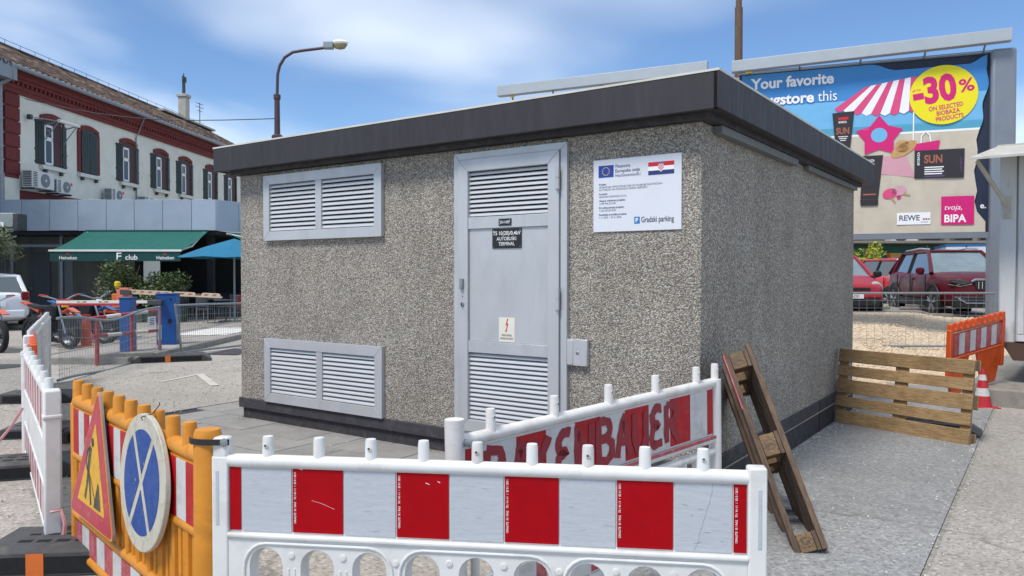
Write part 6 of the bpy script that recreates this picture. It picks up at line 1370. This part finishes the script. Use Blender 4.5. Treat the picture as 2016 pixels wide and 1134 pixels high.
def car(label, loc, heading, paint, kind, sc=1.1, face=True, cladding=False):
    t = thing('parked_car', label, 'car', loc, R(heading)); t.scale = (sc, sc, sc)
    if kind == 'suv':
        st = [(2.13, 0.40, 0.74, 0.60), (2.10, 0.28, 0.86, 0.74), (1.95, 0.24, 0.96, 0.84), (1.6, 0.24, 1.02, 0.88), (1.0, 0.24, 1.06, 0.895), (0.0, 0.24, 1.06, 0.895), (-1.0, 0.24, 1.08, 0.895), (-1.75, 0.26, 1.12, 0.87), (-2.05, 0.34, 1.10, 0.80), (-2.12, 0.45, 1.02, 0.72)]
        gh = dict(zb=1.02, zt=1.56, xa=1.02, xb=0.28, xc=-1.55, xd=-2.02, wb=0.80, wt=0.60); wr, wx = 0.345, (1.32, -1.28)
    else:
        st = [(1.88, 0.36, 0.62, 0.55), (1.85, 0.24, 0.72, 0.70), (1.68, 0.20, 0.82, 0.79), (1.3, 0.20, 0.92, 0.82), (0.85, 0.20, 0.98, 0.83), (0.0, 0.20, 0.97, 0.83), (-1.0, 0.20, 0.98, 0.83), (-1.6, 0.22, 1.0, 0.81), (-1.86, 0.32, 0.98, 0.75), (-1.92, 0.42, 0.90, 0.68)]
        gh = dict(zb=0.93, zt=1.43, xa=0.98, xb=0.25, xc=-1.35, xd=-1.80, wb=0.75, wt=0.56); wr, wx = 0.29, (1.18, -1.22)
    b = MB(); loft(b, st, paint); b.build('body', t, sub=1, smooth=60)
    g = gh; zb, zt = g['zb'], g['zt']
    lo = {k: (x, s * w, zb) for k, x, s, w in (('fl', g['xa'], 1, g['wb']), ('fr', g['xa'], -1, g['wb']), ('rl', g['xd'], 1, g['wb'] * 0.95), ('rr', g['xd'], -1, g['wb'] * 0.95))}
    hi = {'fl': (g['xb'], g['wt'], zt), 'fr': (g['xb'], -g['wt'], zt), 'rl': (g['xc'], g['wt'] * 0.97, zt - 0.02), 'rr': (g['xc'], -g['wt'] * 0.97, zt - 0.02)}
    q = lambda a, c, d, e, nm, m: MB().add([a, c, d, e], [(0, 1, 2, 3)], m).build(nm, t, smooth=0)
    q(lo['fr'], lo['fl'], hi['fl'], hi['fr'], 'windscreen', 'car_screen'); q(lo['rl'], lo['rr'], hi['rr'], hi['rl'], 'rear_window', 'car_glass')
    q(lo['fl'], lo['rl'], hi['rl'], hi['fl'], 'side_window', 'car_glass'); q(lo['rr'], lo['fr'], hi['fr'], hi['rr'], 'side_window', 'car_glass')
    b = MB(); vs = []
    nr = 8
    for i in range(nr + 1):
        u = i / nr; x = g['xb'] + 0.04 + (g['xc'] - g['xb'] - 0.08) * u
        for j in range(7):
            v = j / 6 * 2 - 1; vs.append((x, v * (g['wt'] + 0.03), zt - 0.01 + 0.055 * (1 - v * v) + 0.03 * math.sin(math.pi * min(u * 1.2, 1)) - (0.03 if i in (0, nr) else 0)))
    b.add(vs, [(i * 7 + j, i * 7 + j + 1, (i + 1) * 7 + j + 1, (i + 1) * 7 + j) for i in range(nr) for j in range(6)], paint); b.build('roof', t, smooth=60)
    p = MB()
    for a in ('fl', 'fr', 'rl', 'rr'): p.tube([lo[a], Vector(lo[a]).lerp(Vector(hi[a]), 0.5) + Vector((0, 0, 0.02)), hi[a]], [0.055, 0.045, 0.045], paint, 8)
    for s, (a, c) in ((1, ('fl', 'rl')), (-1, ('fr', 'rr'))):
        p.tube([hi[a], hi[c]], 0.04, paint, 8)
        x = (g['xb'] + g['xc']) / 2 + 0.1; p.tube([(x, s * (g['wb'] * 0.985 + 0.005), zb), (x - 0.05, s * (g['wt'] + 0.005), zt)], 0.032, 'car_black', 6)
        x2 = g['xc'] + 0.12; p.tube([(x2 - 0.25, s * (g['wb'] * 0.96 + 0.008), zb), (x2 - 0.05, s * (g['wt'] * 0.98 + 0.006), zt)], 0.05, paint, 6)
    p.tube([hi['fl'], hi['fr']], 0.04, paint, 8); p.tube([hi['rl'], hi['rr']], 0.04, paint, 8); p.build_each('pillar', t)
    W_ = st[4][3]
    for s in (-1, 1):
        mr = MB().lathe([(0, -0.09), (0.07, -0.06), (0.085, 0.0), (0.07, 0.06), (0, 0.09)], paint if kind == 'suv' else 'car_black', T=Matrix.Translation((g['xa'] - 0.18, s * (W_ + 0.10), zb + 0.07)) @ Matrix.Diagonal((0.8, 1.25, 1, 1)) @ rot('Z', 0) , n=14).build('mirror', t)
        MB().box(g['xa'] - 0.22, g['xa'] - 0.14, s * (W_ + 0.05) - 0.08, s * (W_ + 0.05) + 0.02, zb - 0.03, zb + 0.04, 'car_black').build('mirror_stem', mr)
        for x in wx:
            car_wheel(t, x, s * (W_ - 0.085), wr, 0.2)
            a = MB().lathe([(wr + 0.05, -0.012), (wr + 0.05, 0.03), (wr - 0.4 * wr, 0.03)], 'car_black', T=Matrix.Translation((x, s * (W_ - 0.028), wr + 0.01)) @ rot('X', -90 * s), n=32).build('wheel_arch', t)
            if cladding: MB().lathe([(wr + 0.10, 0.0), (wr + 0.09, 0.018), (wr + 0.03, 0.018), (wr + 0.03, 0.0)], 'car_black', T=Matrix.Translation((x, s * (W_ - 0.005), wr + 0.01)) @ rot('X', -90 * s), n=32).build('arch_cladding', t)
        MB().box(wx[1] + wr + 0.1, wx[0] - wr - 0.1, s * W_ - 0.02, s * W_ + 0.012, 0.25, 0.42 if cladding else 0.30, 'car_black').build('sill', t, bevel=0.01)
        MB().box(-0.1, 0.06, s * (W_ + 0.002) - 0.012, s * (W_ + 0.002) + 0.02, zb - 0.14, zb - 0.10, paint).build('door_handle', t, bevel=0.008)
        for x in (0.92, -0.08, -1.0): MB().box(x - 0.004, x + 0.004, s * W_ - 0.02, s * W_ + 0.0035, 0.36, zb - 0.02, 'car_black').build('door_gap', t)
    f = st[1][0]
    if kind == 'suv':
        for s in (-1, 1):
            h = MB().prism([(0.38, 0.80), (0.58, 0.76), (0.80, 0.82), (0.83, 0.89), (0.68, 0.89), (0.42, 0.85)], (2.055, 0, 0), (0, s, 0), (0, 0, 1), -0.10, 0.06, 'headlamp').build('headlight', t, bevel=0.015); h.rotation_euler = (0, 0, 0)
            MB().lathe([(0.065, 0), (0.065, 0.02), (0.04, 0.03), (0, 0.03)], 'chrome', T=Matrix.Translation((2.10, s * 0.62, 0.825)) @ rot('Y', 90), n=16).build('lens_ring', h)
            MB().tube([(2.13, s * 0.36, 0.79), (2.12, s * 0.60, 0.735), (2.02, s * 0.80, 0.78)], 0.012, 'chrome', 6).build('chrome_edge', h)
        gr = MB().prism([(-0.33, 0.86), (-0.26, 0.66), (0.26, 0.66), (0.33, 0.86)], (2.10, 0, 0), (0, 1, 0), (0, 0, 1), -0.05, 0.05, 'car_black').build('grille', t)
        for k in range(7): MB().box(2.148, 2.156, -0.232 + k * 0.075, -0.220 + k * 0.075, 0.68, 0.84, 'chrome').build('grille_bar', gr)
        MB().tube([(2.15, -0.37, 0.84), (2.155, -0.3, 0.885), (2.155, 0.3, 0.885), (2.15, 0.37, 0.84)], 0.022, 'chrome', 8).build('chrome_bar', gr)
        bp = MB().box(1.95, 2.15, -0.74, 0.74, 0.24, 0.52, 'car_black').build('bumper_cladding', t, bevel=0.05)
        MB().tube([(2.16, -0.66, 0.47), (2.16, -0.48, 0.36), (2.165, 0.48, 0.36), (2.16, 0.66, 0.47)], 0.018, 'chrome', 8).build('skid_trim', bp)
        for s in (-1, 1): MB().lathe([(0.05, 0), (0.05, 0.02), (0, 0.03)], 'headlamp', T=Matrix.Translation((2.15, s * 0.56, 0.44)) @ rot('Y', 90), n=12).build('fog_light', bp)
        for s in (-1, 1): MB().tube([(0.2, s * 0.56, 1.63), (-0.4, s * 0.565, 1.66), (-1.4, s * 0.555, 1.62)], 0.022, 'chrome', 8).build('roof_rail', t)
        MB().tube([(-1.35, 0, 1.6), (-1.5, 0, 1.78)], 0.008, 'car_black', 5).build('aerial', t)
    else:
        for s in (-1, 1):
            MB().lathe([(0, -0.05), (0.15, -0.03), (0.17, 0.02), (0.12, 0.05), (0, 0.06)], 'headlamp_old', T=Matrix.Translation((1.70, s * 0.61, 0.68)) @ rot('Z', 28 * s) @ rot('Y', 70) @ Matrix.Diagonal((0.9, 1.1, 1, 1)), n=20).build('headlight', t)
        MB().box(1.80, 1.885, -0.42, 0.42, 0.60, 0.68, 'car_black').build('grille', t, bevel=0.01)
        bp = MB().box(1.70, 1.90, -0.66, 0.66, 0.22, 0.42, 'car_black').build('lower_grille', t, bevel=0.04)
        for s in (-1, 1): MB().lathe([(0.05, 0), (0.05, 0.02), (0, 0.03)], 'headlamp', T=Matrix.Translation((1.89, s * 0.50, 0.33)) @ rot('Y', 90), n=12).build('fog_light', bp)
        MB().box(1.66, 1.905, -0.70, 0.70, 0.42, 0.54, paint).build('bumper', t, bevel=0.04)
        pl_ = MB().box(1.905, 1.915, -0.26, 0.26, 0.42, 0.53, 'number_plate').build('number_plate', t); MB().text('ŠI 412-DS', 0.10, (1.9165, -0.22, 0.44), 'print_black', ux=(0, 1, 0), uy=(0, 0, 1), bold=0.01, sx=0.9).build('plate_lettering', pl_, smooth=0)
    xr = st[-1][0]
    for s in (-1, 1): MB().box(xr + 0.02, xr + 0.16, s * 0.68 - 0.10, s * 0.68 + 0.10, 0.78, 1.02, 'tail_red').build('tail_light', t, bevel=0.03)
    MB().box(xr - 0.02, xr + 0.10, -0.68, 0.68, 0.34, 0.55, 'car_black' if cladding else paint).build('rear_bumper', t, bevel=0.04)
    rp_ = MB().box(xr - 0.014, xr + 0.02, -0.26, 0.26, 0.64, 0.75, 'number_plate').build('number_plate', t)
    return t
car('burgundy crossover with chrome grille parked behind the grey pillar', (12.29, 21.60, 0.49), -98.5, 'car_burgundy', 'suv', 1.12, cladding=True)
car('faded red hatchback with dull headlight, half hidden by the house wall', (9.28, 22.5, 0.50), -97, 'car_red', 'hatch', 1.12)
car('bright red car parked behind the hatchback, rear window showing', (13.15, 27.0, 0.50), 100, 'car_red_bright', 'hatch', 1.12)
car('white car with dark rear window parked at the shop front', (-15.75, 23.3, 0.0), 125, 'car_white', 'hatch', 1.10)
for (x, y, w, nm) in ((10.15, 21.6, 0.9, 'pale wheel stop between the hatchback and the crossover'), (11.15, 21.2, 0.9, 'pale wheel stop under the crossover side')):
    o = tag(MB().box(-w / 2, w / 2, -0.06, 0.06, 0, 0.09, 'concrete_block').build('wheel_stop', bevel=0.02), nm, 'wheel stop'); o.location = (x, y, gz(x, y) + 0.012)

# ------------------------------------------------------------------ shop building behind the parking lot
fb = thing('shop_building', 'dark low shop building with green fruit mural behind the parked cars', 'building', (13.5, 36.0, 0.5), 0)
MB().box(0, 11.5, 0, 6, 0, 4.6, 'far_wall').build('wall', fb); MB().box(0.0, 11.5, -1.4, 0, 2.52, 2.62, 'far_wall_light').build('shop_canopy', fb); MB().box(0, 11.5, -0.5, 0, 4.6, 4.75, 'far_wall_light').build('eaves', fb)
for x in (0.6, 2.0, 5.6, 7.2, 8.4, 9.6): MB().box(x, x + 0.9, -0.03, 0, 2.75, 4.1, 'dark_void').build('window', fb); 
for x in (1.6, 5.1, 6.7, 8.0, 9.3, 10.6): MB().box(x, x + 0.22, -0.08, 0, 2.5, 4.6, 'far_wall_light').build('pilaster', fb)
MB().box(1.9, 6.4, -0.06, 0, 0.2, 2.45, 'shop_green').build('mural_board', fb)
b = MB(); F_ = lambda pts, m, y=-0.064: b.add([(p[0] + 0.55, y, p[1] + 0.35) for p in pts], [tuple(range(len(pts)))], m)
F_(ell(2.75, 1.55, 0.42, 0.5), 'fruit_yellow'); F_(ell(3.3, 0.95, 0.5, 0.45), 'fruit_green', -0.066); F_(ell(4.2, 1.75, 0.75, 0.62, 20, 180, 360), 'fruit_orange', -0.068); F_(ell(4.2, 1.75, 0.60, 0.46, 20, 180, 360), 'fruit_yellow', -0.070); F_([(4.0, 1.2), (4.4, 1.2), (4.5, 0.4), (3.9, 0.4)], 'fruit_orange', -0.067); F_([(2.5, 1.0), (2.9, 1.0), (2.9, 0.4), (2.5, 0.4)], 'fruit_orange', -0.067); F_(ell(5.0, 1.0, 0.4, 0.4), 'fruit_green', -0.066); F_(ell(5.0, 1.75, 0.45, 0.2), 'fruit_orange', -0.068)
b.build('fruit_print', fb, smooth=0)
ua = thing('air_conditioner', 'white air conditioner above the green fruit mural', 'air conditioner', (17.4, 35.45, 3.05))
MB().box(0, 1.25, -0.1, 0.5, 0, 0.72, 'ac_white').build('casing', ua, bevel=0.02); MB().lathe([(0.30, 0), (0.30, 0.02), (0, 0.01)], 'ac_dark', T=Matrix.Translation((0.45, -0.101, 0.36)) @ rot('X', 90), n=22).build('fan_grille', ua)
tk = thing('box_trailer', 'white box body with blue top edge behind the crossover roof', 'trailer', (17.2, 30.5, 0.5), R(-22))
MB().box(0, 1.8, 0, 3.4, 0.5, 2.22, 'truck_white').build('box', tk, bevel=0.02); MB().box(-0.02, 1.82, -0.02, 3.42, 2.22, 2.30, 'truck_blue').build('top_edge', tk)
for x in (0.7, 1.5):
    MB().tube([(x, -0.012, 2.2), (x, 0.002, 2.2)], 0.03, 'iron', 8).build('marker', tk)
for x in (0.5, 1.7): car_wheel(tk, x, 0.2, 0.32, 0.2)
shrub('yellow-green bush at the left end of the fruit mural', 13.5, 29.6, 0.75, 2.5, 0.5, m=('leaf_light', 'leaf_light', 'leaf_dark'), n=2200, s=0.14, pot=False)
